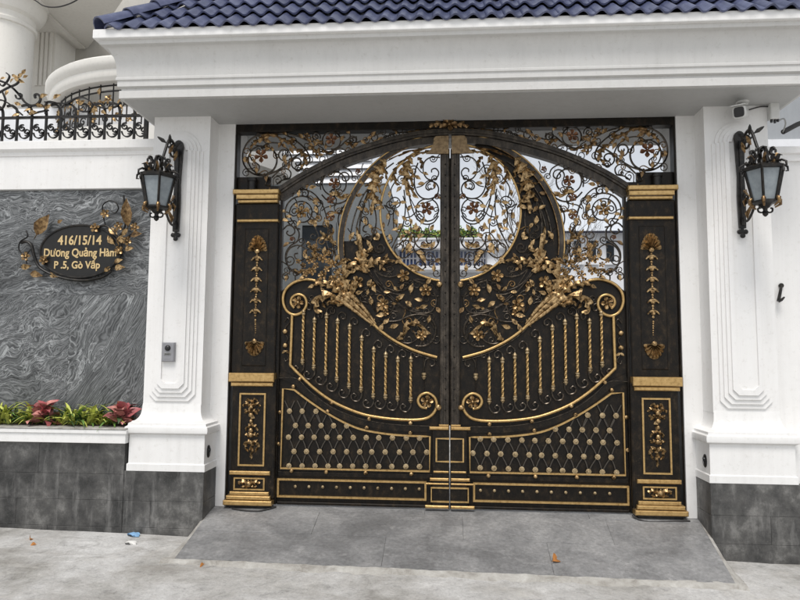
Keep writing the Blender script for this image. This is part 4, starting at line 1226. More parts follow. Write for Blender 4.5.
    # second bloom cluster round the cornucopia mouth
    for x, y, s in ((307, 274, 7), (329, 262, 7), (338, 273, 7.5), (319, 282, 7), (345, 268, 7), (299, 262, 5.5), (316, 247, 5.5), (329, 254, 6.5)):
        flower_at(root, x, y, s, -0.030 + _kr.uniform(-.008, .006))
    for x, y, d, s in ((306, 256, 120, 8), (325, 251, 80, 8), (338, 258, 60, 8), (303, 278, 200, 7), (349, 286, 100, 8), (360, 293, 20, 8), (328, 284, 230, 8), (312, 287, 200, 8), (345, 262, 70, 9), (354, 271, 40, 8)):
        leaf_at(root, x, y, d, s, -0.034)
    return root
RIVET = bead_mesh('rivet', M['iron'])
def lattice_m(nt, b):
    b.inputs['Base Color'].default_value = (0.075, 0.064, 0.052, 1); b.inputs['Metallic'].default_value = 0.5; b.inputs['Roughness'].default_value = 0.45
M['lattice'] = mat('lattice_iron', lattice_m)
ROSETTE = MB().lathe([(0.6, 0.0), (1.0, 0.12), (0.98, 0.30), (0.70, 0.42), (0.45, 0.40), (0.40, 0.55), (0.15, 0.62)], axis='Y', n=16, lob=8, lobamp=0.06).mesh('rosette', 50)
ROSETTE.materials.append(M['rosette'])
COLLAR = MB().lathe([(0.008, -0.010), (0.017, -0.006), (0.017, 0.006), (0.011, 0.010), (0.019, 0.019), (0.013, 0.030), (0.004, 0.042)], n=8).mesh('collar', 50)
COLLAR.materials.append(M['rosette'])
leafL = build_leaf()
leafR = mirrored(leafL, 'right wrought iron gate leaf, pale sky and branches behind its scrolls', skip=('backing_sheet',))
bsR = MB().prism(sheet_poly('right'), 0.0, 0.006)
bsr = obj('backing_sheet', bsR, M['iron'])
bsr.parent = leafR
bsr.location = -ORI[leafL.name]
ast = obj('astragal', MB().cbox(-.022, .022, .032, .042, g2((449, 426))[1], g2((449, 157))[1], .002), M['iron'])
ast.parent = leafR
ast.location = -ORI[leafL.name]

# ================================================================== GATE POSTS
def shell(root, px, py, w, h, up, y):
    """scallop shell, ribs fanning from its hinge"""
    cx, cz = g2((px, py))
    W, H = w * M_PX / 2, h * M_PX
    mb = MB()
    n = 9
    for k in range(n):
        a = PI * (0.02 + 0.96 * (k + 0.5) / n)
        da = PI / n * 0.56
        L = H * (0.80 + 0.2 * math.sin(a))
        base = len(mb.v)
        for r, wd, hh in ((0.08, 0.35, 0.006), (0.5, 0.8, 0.020), (0.85, 1.0, 0.024), (1.0, 0.75, 0.010)):
            for sg, d in ((1, 0.0), (0, hh), (-1, 0.0)):
                aa = a + sg * da * wd
                mb.v.append((cx + W * r * math.cos(aa), y - 0.004 - d, cz + up * (L * r * math.sin(aa) - H * 0.42)))
        for i in range(3):
            for q in range(2):
                A = base + i * 3 + q
                mb.f.append((A, A + 1, A + 4, A + 3) if up < 0 else (A + 3, A + 4, A + 1, A))
    mb.lathe([(0.018, 0.0), (0.02, 0.02), (0.008, 0.03)], c=(cx, y, cz - up * H * 0.42), axis='Y', n=8)
    o = obj('shell', mb, M['gold'], root, smooth=50)
    return o
def build_post():
    x0 = g2((258, 500))[0]
    root = thing('gate_post', 'left black and gold iron gate post with shells and drop ornaments', 'gate post', (x0, 0, GZ), 'gilded posts of the gate')
    XL, XR = g2((237, 195))[0], g2((281.2, 195))[0]
    zb = g2((252, 504))[1]
    YF = -0.075
    zc0, zc1 = g2((259, 206))[1], g2((259, 192))[1]
    # jamb strip beside the pillar
    obj('jamb_strip', MB().cbox(-1.857, XL + 0.004, -0.045, 0.05, zb, g2((238, 122))[1], 0.006), M['iron'], root)
    # shaft in an upper and a wider lower stage
    zmid = g2((255, 380))[1]
    obj('upper_shaft', MB().cbox(XL + 0.012, XR - 0.006, YF + 0.02, 0.06, zmid, zc0 + 0.01, 0.008), M['iron'], root)
    px = [(247.5, 230), (271, 230), (271, 366), (247.5, 366)]
    q = [g2(p) for p in px]
    obj('shaft_field', MB().cbox(q[0][0], q[1][0], YF + 0.012, YF + 0.03, q[2][1], q[0][1], 0.006), M['iron'], root)
    XLb, XRb = g2((234, 430))[0], g2((277, 450))[0]
    obj('lower_shaft', MB().cbox(XLb, XRb, YF + 0.005, 0.06, zb + 0.06, zmid + 0.01, 0.008), M['iron'], root)
    # stepped gold capitals
    for (yc, h, x_0, x_1, yf) in ((194.2, 4.6, 236.6, 281.6, -0.105), (199.0, 4.8, 239.5, 280.6, -0.095), (203.4, 2.8, 241, 280, -0.087), (222.3, 2.6, 240, 280.2, -0.082),
                                  (377.0, 8.6, 232.6, 277.0, -0.108), (383.8, 3.8, 234.6, 275.6, -0.098), (471.2, 3.8, 232.8, 272.6, -0.095),
                                  (491.5, 3.6, 233.0, 271.5, -0.095), (495.4, 3.8, 229.8, 273.0, -0.105), (500.2, 4.6, 227.4, 275.0, -0.118)):
        hbar(root, x_0, x_1, yc, h, yf, 0.0, name='gold_moulding')
    rect_frame(root, 241.6, 392.5, 267.6, 464.5, 1.6, YF - 0.006, YF + 0.012)
    rect_frame(root, 236.6, 475.8, 267.2, 488.2, 1.4, YF - 0.006, YF + 0.012)
    ya = YF + 0.012
    shell(root, 260, 246, 20, 17, 1, ya)
    shell(root, 256.8, 347.5, 20, 15, -1, ya).name = 'shell'
    # drop chain of husks
    for i in range(6):
        y = 260 + i * 10.4
        x = 259.6 - i * 0.35
        drop = thing_part('husk', root, (x, y), ya)
    for i in range(7): bead_at(root, 257.6, 320.5 + i * 2.1, 2.2 - i * 0.12, ya + 0.004, 'gold')
    # long drop in the lower panel
    yl = YF + 0.004
    cx = 254.2
    acanthus(root, [(cx + 1, 402), (cx - 3, 398.5), (cx - 5, 401)], 4, 2, yl); acanthus(root, [(cx, 402), (cx + 4, 398.5), (cx + 6, 401)], 4, 2, yl)
    for s in (-1, 1):
        acanthus(root, [(cx, 405), (cx + s * 5, 403), (cx + s * 9, 406)], 6, 3, yl); acanthus(root, [(cx, 409), (cx + s * 5, 411), (cx + s * 7, 408)], 6, 3, yl)
        acanthus(root, [(cx, 424), (cx + s * 4, 426), (cx + s * 6, 430)], 5, 2, yl); acanthus(root, [(cx, 433), (cx + s * 4, 434), (cx + s * 7, 433)], 6, 2, yl)
        acanthus(root, [(cx, 440), (cx + s * 5, 441), (cx + s * 6, 446), (cx + s * 3, 451)], 5.5, 3, yl)
    acanthus(root, [(cx, 412), (cx, 418), (cx, 424)], 7, 2, yl); acanthus(root, [(cx, 440), (cx, 448), (cx - 0.4, 458)], 6, 3, yl)
    for y, s in ((406.5, 4.5), (414, 4.8), (420, 3.6), (429, 4.6), (433.5, 5), (441, 4.4)): bead_at(root, cx - (y - 405) * 0.01, y, s, yl - 0.012, 'gold')
    # oval rosette on the base
    for s in (-1, 1):
        acanthus(root, [(251.8, 482), (251.8 + s * 6, 480), (251.8 + s * 11, 482)], 8, 3, yl); acanthus(root, [(251.8, 482.5), (251.8 + s * 4, 485), (251.8 + s * 8, 484.5)], 5, 2, yl)
    bead_at(root, 251.8, 482, 6, yl - 0.01, 'gold')
    # feet and floor plate
    obj('foot_plate', MB().box(g2((231, 500))[0], g2((272, 500))[0], -0.08, 0.05, zb - 0.03, zb + 0.03), M['black_iron'], root)
    # top pivot barrel with bracket
    xb, zbar = g2((253, 192))
    mb = MB().lathe([(0.036, 0.0), (0.036, 0.085), (0.042, 0.088), (0.042, 0.115), (0.03, 0.118)], c=(xb, -0.03, zbar - 0.004), n=16)
    obj('pivot_barrel', mb, M['black_iron'], root, smooth=40)
    obj('pivot_bracket', MB().box(-1.856, g2((271, 182))[0], 0.0, 0.03, g2((255, 191.5))[1], g2((255, 177))[1]), M['iron'], root)
    return root
def thing_part(name, root, p, y):
    """one husk of the drop chain: bell with two side curls"""
    cx, cz = g2(p)
    mb = MB()
    u = M_PX
    for s in (-1, 1):
        pts = [(cx, cz + 1.5 * u), (cx + s * 3 * u, cz + 0.8 * u), (cx + s * 5.5 * u, cz - 1.6 * u)]
        mb.bar(crom(pts, 4), [3.0 * u * (1 - i / 10) for i in range(9)], y - 0.018, y)
    mb.lathe([(1.6 * u, 0.0), (2.3 * u, 0.012), (1.2 * u, 0.024)], c=(cx, y, cz - 0.5 * u), axis='Y', n=8)
    mb.lathe([(0.9 * u, 0.0), (1.3 * u, 0.008), (0.6 * u, 0.014)], c=(cx, y, cz - 4.2 * u), axis='Y', n=6)
    mb.lathe([(0.7 * u, 0.0), (1.0 * u, 0.008), (0.5 * u, 0.012)], c=(cx, y, cz + 4.0 * u), axis='Y', n=6)
    return obj(name, mb, M['gold'], root, smooth=50)
postL = build_post()
postR = mirrored(postL, 'right black and gold iron gate post with shells and drop ornaments')

# ================================================================== TRANSOM above the arch
def build_transom():
    root = thing('gate_transom', 'arched scrollwork transom of dark iron above the gate leaves', 'transom', (0, 0, 3.2))
    zt = g2((449, 120.6))[1]
    t = 0.062
    obj('top_bar', MB().cbox(-1.856, 1.856, -0.045, 0.05, zt - 0.085, zt, 0.006), M['iron'], root)
    arch = [g2((p[0], p[1] - 3.0)) for p in crom(ARCH, 5)]
    arch[-1] = (0.0, arch[-1][1])
    full = arch + [(-x, z) for x, z in arch[-2::-1]]
    obj('arch_bar', MB().bar(full, 0.056, -0.050, 0.05), M['frame_iron'], root, smooth=30)
    obj('arch_moulding', MB().bar(full, 0.018, -0.060, -0.048), M['frame_iron'], root, smooth=30)
    half = []
    def add(o): half.append(o); return o
    zsill = g2((260, 187))[1]
    add(obj('sill_bar', MB().cbox(g2((271, 187))[0], g2((285, 187))[0], -0.03, 0.04, g2((280, 192))[1], zsill, 0.004), M['iron'], root))
    for pts, w in (
        ([(313, 142), (304, 139), (296.5, 136), (281.5, 133.5), (262, 134.5), (249.5, 141), (243.5, 152), (244, 164), (251, 172.5), (262, 175.6), (272.5, 171), (277, 162), (275, 152.5), (268, 147.5), (261, 148)], 2.0),
        (spiral((263, 158), 17, 11, 90, 0.55), 1.6), ([(251, 148), (250.5, 157), (255, 162), (259.5, 166), (258, 171), (252, 170)], 1.5),
        (spiral((284.5, 154.5), 6.8, 1.5, 60, 1.4), 1.6), (spiral((297.5, 163), 7.5, 1.5, 40, 1.4), 1.7),
        ([(263, 176), (275, 172), (286, 165), (294, 158), (303, 152), (313, 147)], 1.8), ([(272, 178), (280, 170.5), (287, 169), (291, 173), (289.5, 178.5), (285.5, 178.5), (284.5, 175.5)], 1.6),
        ([(277, 184.5), (282, 180.5), (289, 179)], 1.5), ([(263, 176.5), (268, 177.5), (271, 181), (269, 185.5), (265.5, 184.5), (266.5, 181.5)], 1.5),
        ([(262, 147.5), (270, 143), (280, 144), (288, 150), (292, 158)], 1.6), ([(284, 134), (296, 141), (306, 150), (310, 160), (306, 166)], 2.0),
        (spiral((316, 137), 4.6, 1.3, 20, -1.4), 1.5), (spiral((332, 141), 9.5, 8.5, 150, 0.85), 1.6), ([(312, 149), (322, 152), (333, 151), (341, 146), (348, 140), (357, 137)], 1.8),
        (spiral((352, 140), 5, 1.3, 100, -1.3), 1.4), ([(356, 143), (365, 140), (374, 136), (384, 133)], 1.6), (spiral((374, 138), 5, 1.4, 200, 1.3), 1.4),
        ([(384, 138), (394, 134), (404, 132.5), (416, 132.5)], 1.5), (spiral((392, 136), 3.6, 1.2, 80, 1.3), 1.3)):
        add(scroll(root, pts, w, -0.015, 0.008, name='transom_scroll'))
    add(flower_at(root, 262, 157, 14, -0.02, 'copper')); add(flower_at(root, 332, 140.5, 12, -0.02, 'copper'))
    for pts, w, lb in (([(270, 137), (262, 140), (255, 144), (251, 150)], 8, 4), ([(297, 150), (304, 155), (306, 163), (300, 169)], 9, 4), ([(280, 140), (290, 143), (297, 150)], 7, 3),
                       ([(309, 147), (316, 152), (318, 160)], 7, 3), ([(345, 143), (352, 146), (356, 151)], 6, 2), ([(262, 136), (275, 136), (284, 141)], 6, 3), ([(322, 150), (328, 154), (336, 153)], 5, 2),
                       ([(420, 131), (410, 134), (400, 139)], 6, 3), ([(440, 130), (428, 131), (418, 134)], 7, 3)):
        add(acanthus(root, pts, w, lb, -0.022, 0.018, 'bronze'))
    for x, y, d, s in ((280.5, 145.5, 240, 8), (292, 151.5, 300, 8), (319.5, 152, 270, 8), (246, 160, 90, 7), (318, 145, 30, 7), (343, 139, 60, 7), (364, 143, 330, 7), (268, 150, 20, 7), (285, 147, 320, 7), (381, 140, 30, 7)):
        add(leaf_at(root, x, y, d, s, -0.018, 'bronze'))
    n0 = set(root.children)
    tp = [(246, 134), (340, 134), (400, 131), (420, 133), (380, 140), (345, 152), (318, 166), (292, 182), (275, 184), (262, 176), (246, 174)]
    FILIGREE(tp, 34, 2.6, 5.4, -0.008, 0.006, 0.30, (245, 420, 131, 186), 0.4, 0.15, 1.1, 'bronze', root_=root)
    half.extend(o for o in root.children if o not in n0)
    for o in list(half):                       # the right half is the mirror image
        c = o.copy(); COL.objects.link(c); c.parent = root
        if o.data.name.startswith(('leaf', 'flower', 'narrow')):
            c.location.x = -o.location.x
            c.rotation_euler = (o.rotation_euler.x, -o.rotation_euler.y, -o.rotation_euler.z)
            c.scale = (-o.scale.x, o.scale.y, o.scale.z)
        else:
            c.location.x = -o.location.x; c.scale.x = -1
    f = flower_at(root, 449, 126.5, 15, -0.05, 'bronze')
    f.name = 'crest_flower'
    for s in (-1, 1): acanthus(root, [(449 + s * 4, 128), (449 + s * 12, 126), (449 + s * 20, 129)], 9, 3, -0.05, 0.02, 'bronze', 'crest_leaf')
    return root
build_transom()

# ================================================================== WALL LANTERNS
def build_lantern():
    yw = SYF - 0.058
    p0 = at(178, 190, yw)
    X = p0.x
    root = thing('wall_lantern', 'black hexagonal wall lantern on the left pillar, above the doorbell', 'lantern', (X, yw, p0.z), 'lanterns on the gate pillars')
    zt, zb = at(178, 141, yw).z, at(178, 232, yw).z
    pl = [(X - .024, zb), (X + .024, zb), (X + .030, zb + .25), (X + .024, zb + .40), (X + .034, zt - .14), (X + .038, zt - .05)]
    for i in range(1, 8):
        a = PI * i / 8
        pl.append((X + .040 * math.cos(a), zt - .05 + .05 * math.sin(a)))
    pl += [(X - .038, zt - .05), (X - .034, zt - .14), (X - .024, zb + .40), (X - .030, zb + .25)]
    obj('back_plate', MB().prism(pl, yw - 0.022, yw), M['black_iron'], root)
    obj('plate_rib', MB().cbox(X - .010, X + .010, yw - 0.034, yw - 0.02, zb + .02, zt - .08, .004), M['black_iron'], root)
    mb = MB()
    for dx, dz in ((-.022, -.028), (.022, -.028), (0, -.058)):
        mb.lathe([(.004, 0), (.019, .006), (.020, .014), (.008, .022)], c=(X + dx, yw - 0.001, zb + dz), axis='Y', n=9)
    mb.box(X - .010, X + .010, yw - .016, yw - .002, zb - .05, zb + .01)
    obj('plate_finial', mb, M['black_iron'], root, smooth=50)
    yb = yw - 0.37
    zr, zl = at(153, 178, yb).z, at(153, 207.5, yb).z       # eave of the lantern roof, foot of the glass
    R1, R0 = 0.142, 0.082
    def hexp(r, z, k): return Vector((X + r * math.cos(PI / 3 * k), yb + r * math.sin(PI / 3 * k), z))
    # panes
    for k in range(6):
        a, b_, c, d = hexp(R0 - .008, zl + .006, k), hexp(R0 - .008, zl + .006, k + 1), hexp(R1 - .018, zr - .004, k + 1), hexp(R1 - .018, zr - .004, k)
        n = (b_ - a).cross(d - a).normalized()
        o = -n * 0.004
        obj('pane', MB().add([a, b_, c, d, a + o, b_ + o, c + o, d + o], [(0, 1, 2, 3), (7, 6, 5, 4), (0, 4, 5, 1), (1, 5, 6, 2), (2, 6, 7, 3), (3, 7, 4, 0)]), M['frosted'], root)
        obj('frame_bar', MB().tube([hexp(R0, zl, k), hexp(R1 - .008, zr, k)], 0.0095, 5), M['black_iron'], root)
        obj('frame_bar', MB().tube([hexp(R0, zl, k), hexp(R0, zl, k + 1)], 0.0095, 5), M['black_iron'], root)
        # leafy scroll at each foot corner and curl at each eave corner
        f = hexp(R0 + .005, zl, k); e = (f - Vector((X, yb, zl))).normalized()
        obj('foot_leaf', MB().tube([f + Vector((0, 0, .03)), f + e * .016 + Vector((0, 0, .012)), f + e * .020 - Vector((0, 0, .016)), f - e * .018 - Vector((0, 0, .038))], [.006, .016, .011, .006], 6), M['bronze'], root, smooth=60)
        r_ = hexp(R1 + .004, zr + .008, k)
        obj('eave_curl', MB().tube([r_ - e * .045 + Vector((0, 0, .040)), r_ - e * .01 + Vector((0, 0, .036)), r_ + e * .020 + Vector((0, 0, .018)), r_ + e * .022 - Vector((0, 0, .012)), r_ + e * .006 - Vector((0, 0, .012))], [.006, .008, .008, .007, .005], 6), M['black_iron'], root, smooth=60)
    def hexlathe(prof, name, m):
        mb = MB()
        for r, z in prof:
            for k in range(6): mb.v.append(hexp(r, z, k))
        for i in range(len(prof) - 1):
            for k in range(6):
                l = (k + 1) % 6
                mb.f.append((i * 6 + k, i * 6 + l, i * 6 + 6 + l, i * 6 + 6 + k))
        mb.f += [tuple(range(5, -1, -1)), tuple((len(prof) - 1) * 6 + k for k in range(6))]
        return obj(name, mb, M[m], root)
    hexlathe([(R1 - .022, zr - .008), (R1 + .004, zr - .006), (R1 + .008, zr + .012), (R1 - .008, zr + .020), (R1 - .055, zr + .042), (.045, zr + .052), (.030, zr + .075), (.012, zr + .082)], 'roof', 'black_iron')
    hexlathe([(.012, zl - .052), (.030, zl - .040), (.050, zl - .018), (R0 + .002, zl - .008), (R0 + .004, zl + .004), (R0 - .02, zl + .008)], 'cup', 'black_iron')
    # leaves sprouting on the roof
    lr = random.Random(9)
    for k in range(15):
        a = 2 * PI * k / 7.5
        rr_ = .095 if k % 2 else .05
        c = Vector((X + rr_ * math.cos(a), yb + rr_ * math.sin(a), zr + .040))
        d = Vector((math.cos(a) * .5, math.sin(a) * .5, .9))
        t = c + d * (.075 if rr_ < .06 else .05)
        obj('roof_leaf', MB().tube([c, c + d * .024 + Vector((0, 0, .004)), t, t + Vector((math.cos(a) * .022, math.sin(a) * .022, -.010))], [.005, .017, .011, .003], 5, sq=0.5), M['black_iron' if k % 3 else 'bronze'], root, smooth=60)
    # hanging ring and crown scrolls
    zc = zr + .085
    obj('crown_ring', MB().tube([(X + .030 * math.cos(a), yb, zc + .045 + .045 * math.sin(a)) for a in [2 * PI * i / 16 for i in range(16)]], .009, 6, True), M['black_iron'], root, smooth=60)
    for k in range(8):
        a = 2 * PI * k / 8 + .2
        e = Vector((math.cos(a), math.sin(a), 0)); o = Vector((X, yb, zr + .03))
        sp = [o + e * .105 + Vector((0, 0, .004)), o + e * .085 + Vector((0, 0, .045)), o + e * .055 + Vector((0, 0, .085)), o + e * .060 + Vector((0, 0, .118)), o + e * .082 + Vector((0, 0, .116)), o + e * .080 + Vector((0, 0, .096))]
        obj('crown_scroll', MB().tube(crom([tuple(v) for v in sp], 3), .0085, 5), M['black_iron'], root, smooth=60)
    # bottom finial curls
    for s in (-1, 1):
        q = [(X, yb, zl - .050), (X + s * .020, yb, zl - .075), (X + s * .046, yb, zl - .070), (X + s * .050, yb, zl - .048), (X + s * .036, yb, zl - .044)]
        obj('bottom_curl', MB().tube(crom(q, 4), .0065, 6), M['black_iron'], root, smooth=60)
    obj('bottom_finial', MB().lathe([(.006, -.105), (.018, -.092), (.020, -.080), (.010, -.070), (.016, -.055), (.014, -.045)], c=(X, yb, zl), n=9), M['black_iron'], root, smooth=50)
    # upper arm with scroll, and lower brace with leaf
    arm = crom([(X, yw - .015, zt - .16), (X, yw - .09, zt - .075), (X, yw - .20, zt - .060), (X, yb + .06, zc + .080), (X, yb, zc + .075)], 6)
    obj('arm', MB().tube(arm, .0115, 7), M['black_iron'], root, smooth=60)
    sp = [(X, yw - .13 + (.065 - .05 * i / 22) * math.cos(.3 + i * .42), zt - .135 + (.065 - .05 * i / 22) * math.sin(.3 + i * .42)) for i in range(23)]
    obj('arm_scroll', MB().tube(sp, .0085, 6), M['black_iron'], root, smooth=60)
    br = crom([(X, yw - .015, zb + .10), (X, yw - .09, zb + .04), (X, yw - .19, zb + .10), (X, yw - .25, zb + .20), (X, yb + .07, zl - .03)], 6)
    obj('brace', MB().tube(br, .0095, 6), M['black_iron'], root, smooth=60)
    sp = [(X, yw - .085 + (.055 - .042 * i / 20) * math.cos(1.2 - i * .42), zb + .215 + (.055 - .042 * i / 20) * math.sin(1.2 - i * .42)) for i in range(21)]
    obj('brace_scroll', MB().tube(sp, .0075, 6), M['black_iron'], root, smooth=60)
    for (dy, dz, l, up) in ((-.10, .055, .11, .8), (-.06, .16, .10, .6), (-.16, .14, .09, 1.0), (-.10, .28, .08, -.5)):
        c = Vector((X, yw + dy, zb + dz)); d = Vector((lr.uniform(-.25, .25), -.5, up)).normalized()
        obj('brace_leaf', MB().tube([c, c + d * l * .4 + Vector((.012, 0, 0)), c + d * l * .8, c + d * l], [.004, .020, .013, .003], 6, sq=0.45), M['bronze'], root, smooth=60)
    for (dy, dz, l) in ((-.06, -.12, .09), (-.12, -.10, .09), (-.18, -.09, .08), (-.25, -.10, .08), (-.10, -.20, .09), (-.20, -.17, .09)):
        c = Vector((X, yw + dy, zt + dz)); d = Vector((lr.uniform(-.8, .8), -.3, lr.uniform(.2, 1))).normalized()
        obj('arm_leaf', MB().tube([c, c + d * l * .4, c + d * l * .8, c + d * l], [.004, .018, .011, .003], 6, sq=0.45), M['bronze' if dz < -.15 else 'black_iron'], root, smooth=60)
    return root
lanL = build_lantern()
lanR = mirrored(lanL, 'black hexagonal wall lantern on the right pillar, below the security camera')

# ================================================================== DOORBELL, CAMERA, SENSORS
def build_doorbell():
    yw = SYF - 0.047
    p = at(169.2, 352, yw)
    root = thing('doorbell', 'small grey video doorbell on the white left pillar', 'doorbell', (p.x, yw, p.z))
    W, H = 0.052, 0.077
    obj('housing', MB().cbox(p.x - W, p.x + W, yw - 0.030, yw + 0.008, p.z - H, p.z + H, 0.006), M['grey_plastic'], root)
    obj('lens', MB().lathe([(.024, 0), (.022, .008), (.012, .014), (.004, .015)], c=(p.x, yw - 0.030, p.z + .032), axis='Y', n=16), M['black_plastic'], root, smooth=50)
    b_ = obj('call_button', MB().cbox(p.x - .028, p.x + .028, yw - .034, yw - .029, p.z - .026, p.z - .006, .002), M['steel'], root)
    for i in range(4): obj('button_mark', MB().box(p.x - .020 + i * .011, p.x - .013 + i * .011, yw - .0356, yw - .0335, p.z - .020, p.z - .012), M['black_plastic'], root)
    obj('speaker_grille', MB().cbox(p.x - .024, p.x + .024, yw - .032, yw - .029, p.z - .058, p.z - .046, .001), M['grey_plastic'], root)
build_doorbell()
def build_cctv():
    y0 = -0.34
    c = at(739, 112, y0 - 0.10)
    root = thing('security_camera', 'white bullet security camera with black face under the canopy, right', 'security camera', (c.x, c.y, c.z))
    d = Vector((0.52, 0.80, 0.28)).normalized()             # axis from the lens backwards
    up = (Vector((0, 0, 1)) - d * d.z).normalized(); sx = d.cross(up)
    def loop(t, w, h): 
        o = c + d * t
        return [o + sx * (w * math.copysign(abs(math.cos(a)) ** .5, math.cos(a))) + up * (h * math.copysign(abs(math.sin(a)) ** .5, math.sin(a))) for a in [2 * PI * i / 16 for i in range(16)]]
    def shell_(secs, name, m):
        mb = MB()
        for s in secs: mb.v += [tuple(v) for v in loop(*s)]
        for i in range(len(secs) - 1):
            for k in range(16): mb.f.append((i * 16 + k, i * 16 + (k + 1) % 16, i * 16 + 16 + (k + 1) % 16, i * 16 + 16 + k))
        mb.f += [tuple(range(15, -1, -1)), tuple((len(secs) - 1) * 16 + k for k in range(16))]
        return obj(name, mb, M[m], root, smooth=40)
    shell_([(0.0, .040, .042), (.006, .047, .048), (.15, .047, .048), (.165, .038, .040), (.19, .02, .02)], 'housing', 'white_plastic')
    shell_([(-.004, .036, .038), (.002, .036, .038)], 'face', 'black_plastic')
    shell_([(-.030, .052, .004), (.12, .052, .004)], 'visor', 'white_plastic').location += up * .052
    b0 = c + d * .12 + up * .04
    m_ = Vector((b0.x + .02, b0.y + .02, ZS - 0.006))
    obj('mount_arm', MB().tube([b0, (b0 + m_) / 2, m_], .014, 8), M['white_plastic'], root, smooth=50)
    obj('mount_plate', MB().lathe([(.045, -.014), (.048, 0.0)], c=(m_.x, m_.y, m_.z), n=14), M['white_plastic'], root)
    e = c + d * .19
    obj('cable', MB().tube(crom([tuple(e), (e.x + .06, e.y + .02, e.z + .03), (e.x + .16, e.y + .03, ZS - .016), (e.x + .24, SYF - .02, ZS - .03)], 5), .005, 5), M['cable'], root, smooth=50)
build_cctv()
def build_junction():
    y = SYF - 0.001
    p = at(772, 114, y)
    root = thing('cable_junction_box', 'white cable box with connectors hanging under the canopy by the right lantern', 'junction box', (p.x, y, p.z))
    obj('box', MB().cbox(p.x - .035, p.x + .035, y - .05, y + .004, p.z - .055, p.z + .085, .006), M['white_plastic'], root)
    for dx, dz in ((-.02, -.065), (.005, -.070), (.028, -.060)):
        obj('connector', MB().lathe([(.009, -.014), (.011, 0), (.008, .016)], c=(p.x + dx, y - .028, p.z + dz), n=8), M['black_plastic'], root, smooth=50)
    a, b_ = at(783, 132, -.15), at(812, 119, -.05)
    obj('conduit', MB().tube([a, a.lerp(b_, .5) + Vector((0, 0, .01)), b_], .020, 9), M['cable'], root, smooth=50)
    obj('loose_cable', MB().tube(crom([(p.x + .028, y - .03, p.z - .07), (p.x + .07, y - .03, p.z - .05), (p.x + .11, y + .02, p.z - .075), (a.x, a.y, a.z)], 5), .006, 5), M['steel'], root, smooth=50)
build_junction()
def build_sensor(s, label):
    X = s * (BX1 - 0.006) * -1 if s > 0 else BX1 - 0.006
    X = -(BX1 - 0.006) if s > 0 else (BX1 - 0.006)
    z, y = 0.635, -0.235
    root = thing('gate_sensor', label, 'sensor', (X, y, z), 'safety sensors on the pedestals')
    sg = -1 if s > 0 else 1
    mb = MB().lathe([(.036, -.004), (.038, .006), (.030, .012)], c=(0, 0, 0), axis='Z', n=16)
    mb.v = [(X + sg * v[2], y + v[0] * 0.85, z + v[1] * 1.35) for v in mb.v]
    obj('bezel', mb, M['black_plastic'], root, smooth=50)
    mb = MB().lathe([(.018, 0), (.016, .006), (.006, .009)], axis='Z', n=12)
    mb.v = [(X + sg * (v[2] + .011), y + v[0], z + .012 + v[1]) for v in mb.v]
    obj('lens', mb, M['dark_glass'], root, smooth=50)
build_sensor(-1, 'black oval gate sensor set in the left pillar pedestal')
build_sensor(1, 'black oval gate sensor set in the right pillar pedestal')
def build_hook():
    a = at(781.5, 285, -.02)
    p = [at(781.5, 285.5, -.015), at(780.5, 291, -.03), at(778.5, 301, -.05), at(784.5, 297, -.055)]
    root = thing('wall_hook', 'black bent metal hook on the white wall at the right edge', 'hook', tuple(a))
    obj('shank', MB().tube(p[:3], [.010, .012, .014], 7), M['black_iron'], root, smooth=40)
    obj('barb', MB().tube([p[2], p[2].lerp(p[3], .5) + Vector((0, 0, -.006)), p[3]], [.014, .012, .006], 7), M['black_iron'], root, smooth=40)
    obj('wall_washer', MB().lathe([(.018, -.002), (.020, .012)], c=tuple(p[0] + Vector((0, .012, 0))), axis='Y', n=10), M['black_iron'], root)
build_hook()

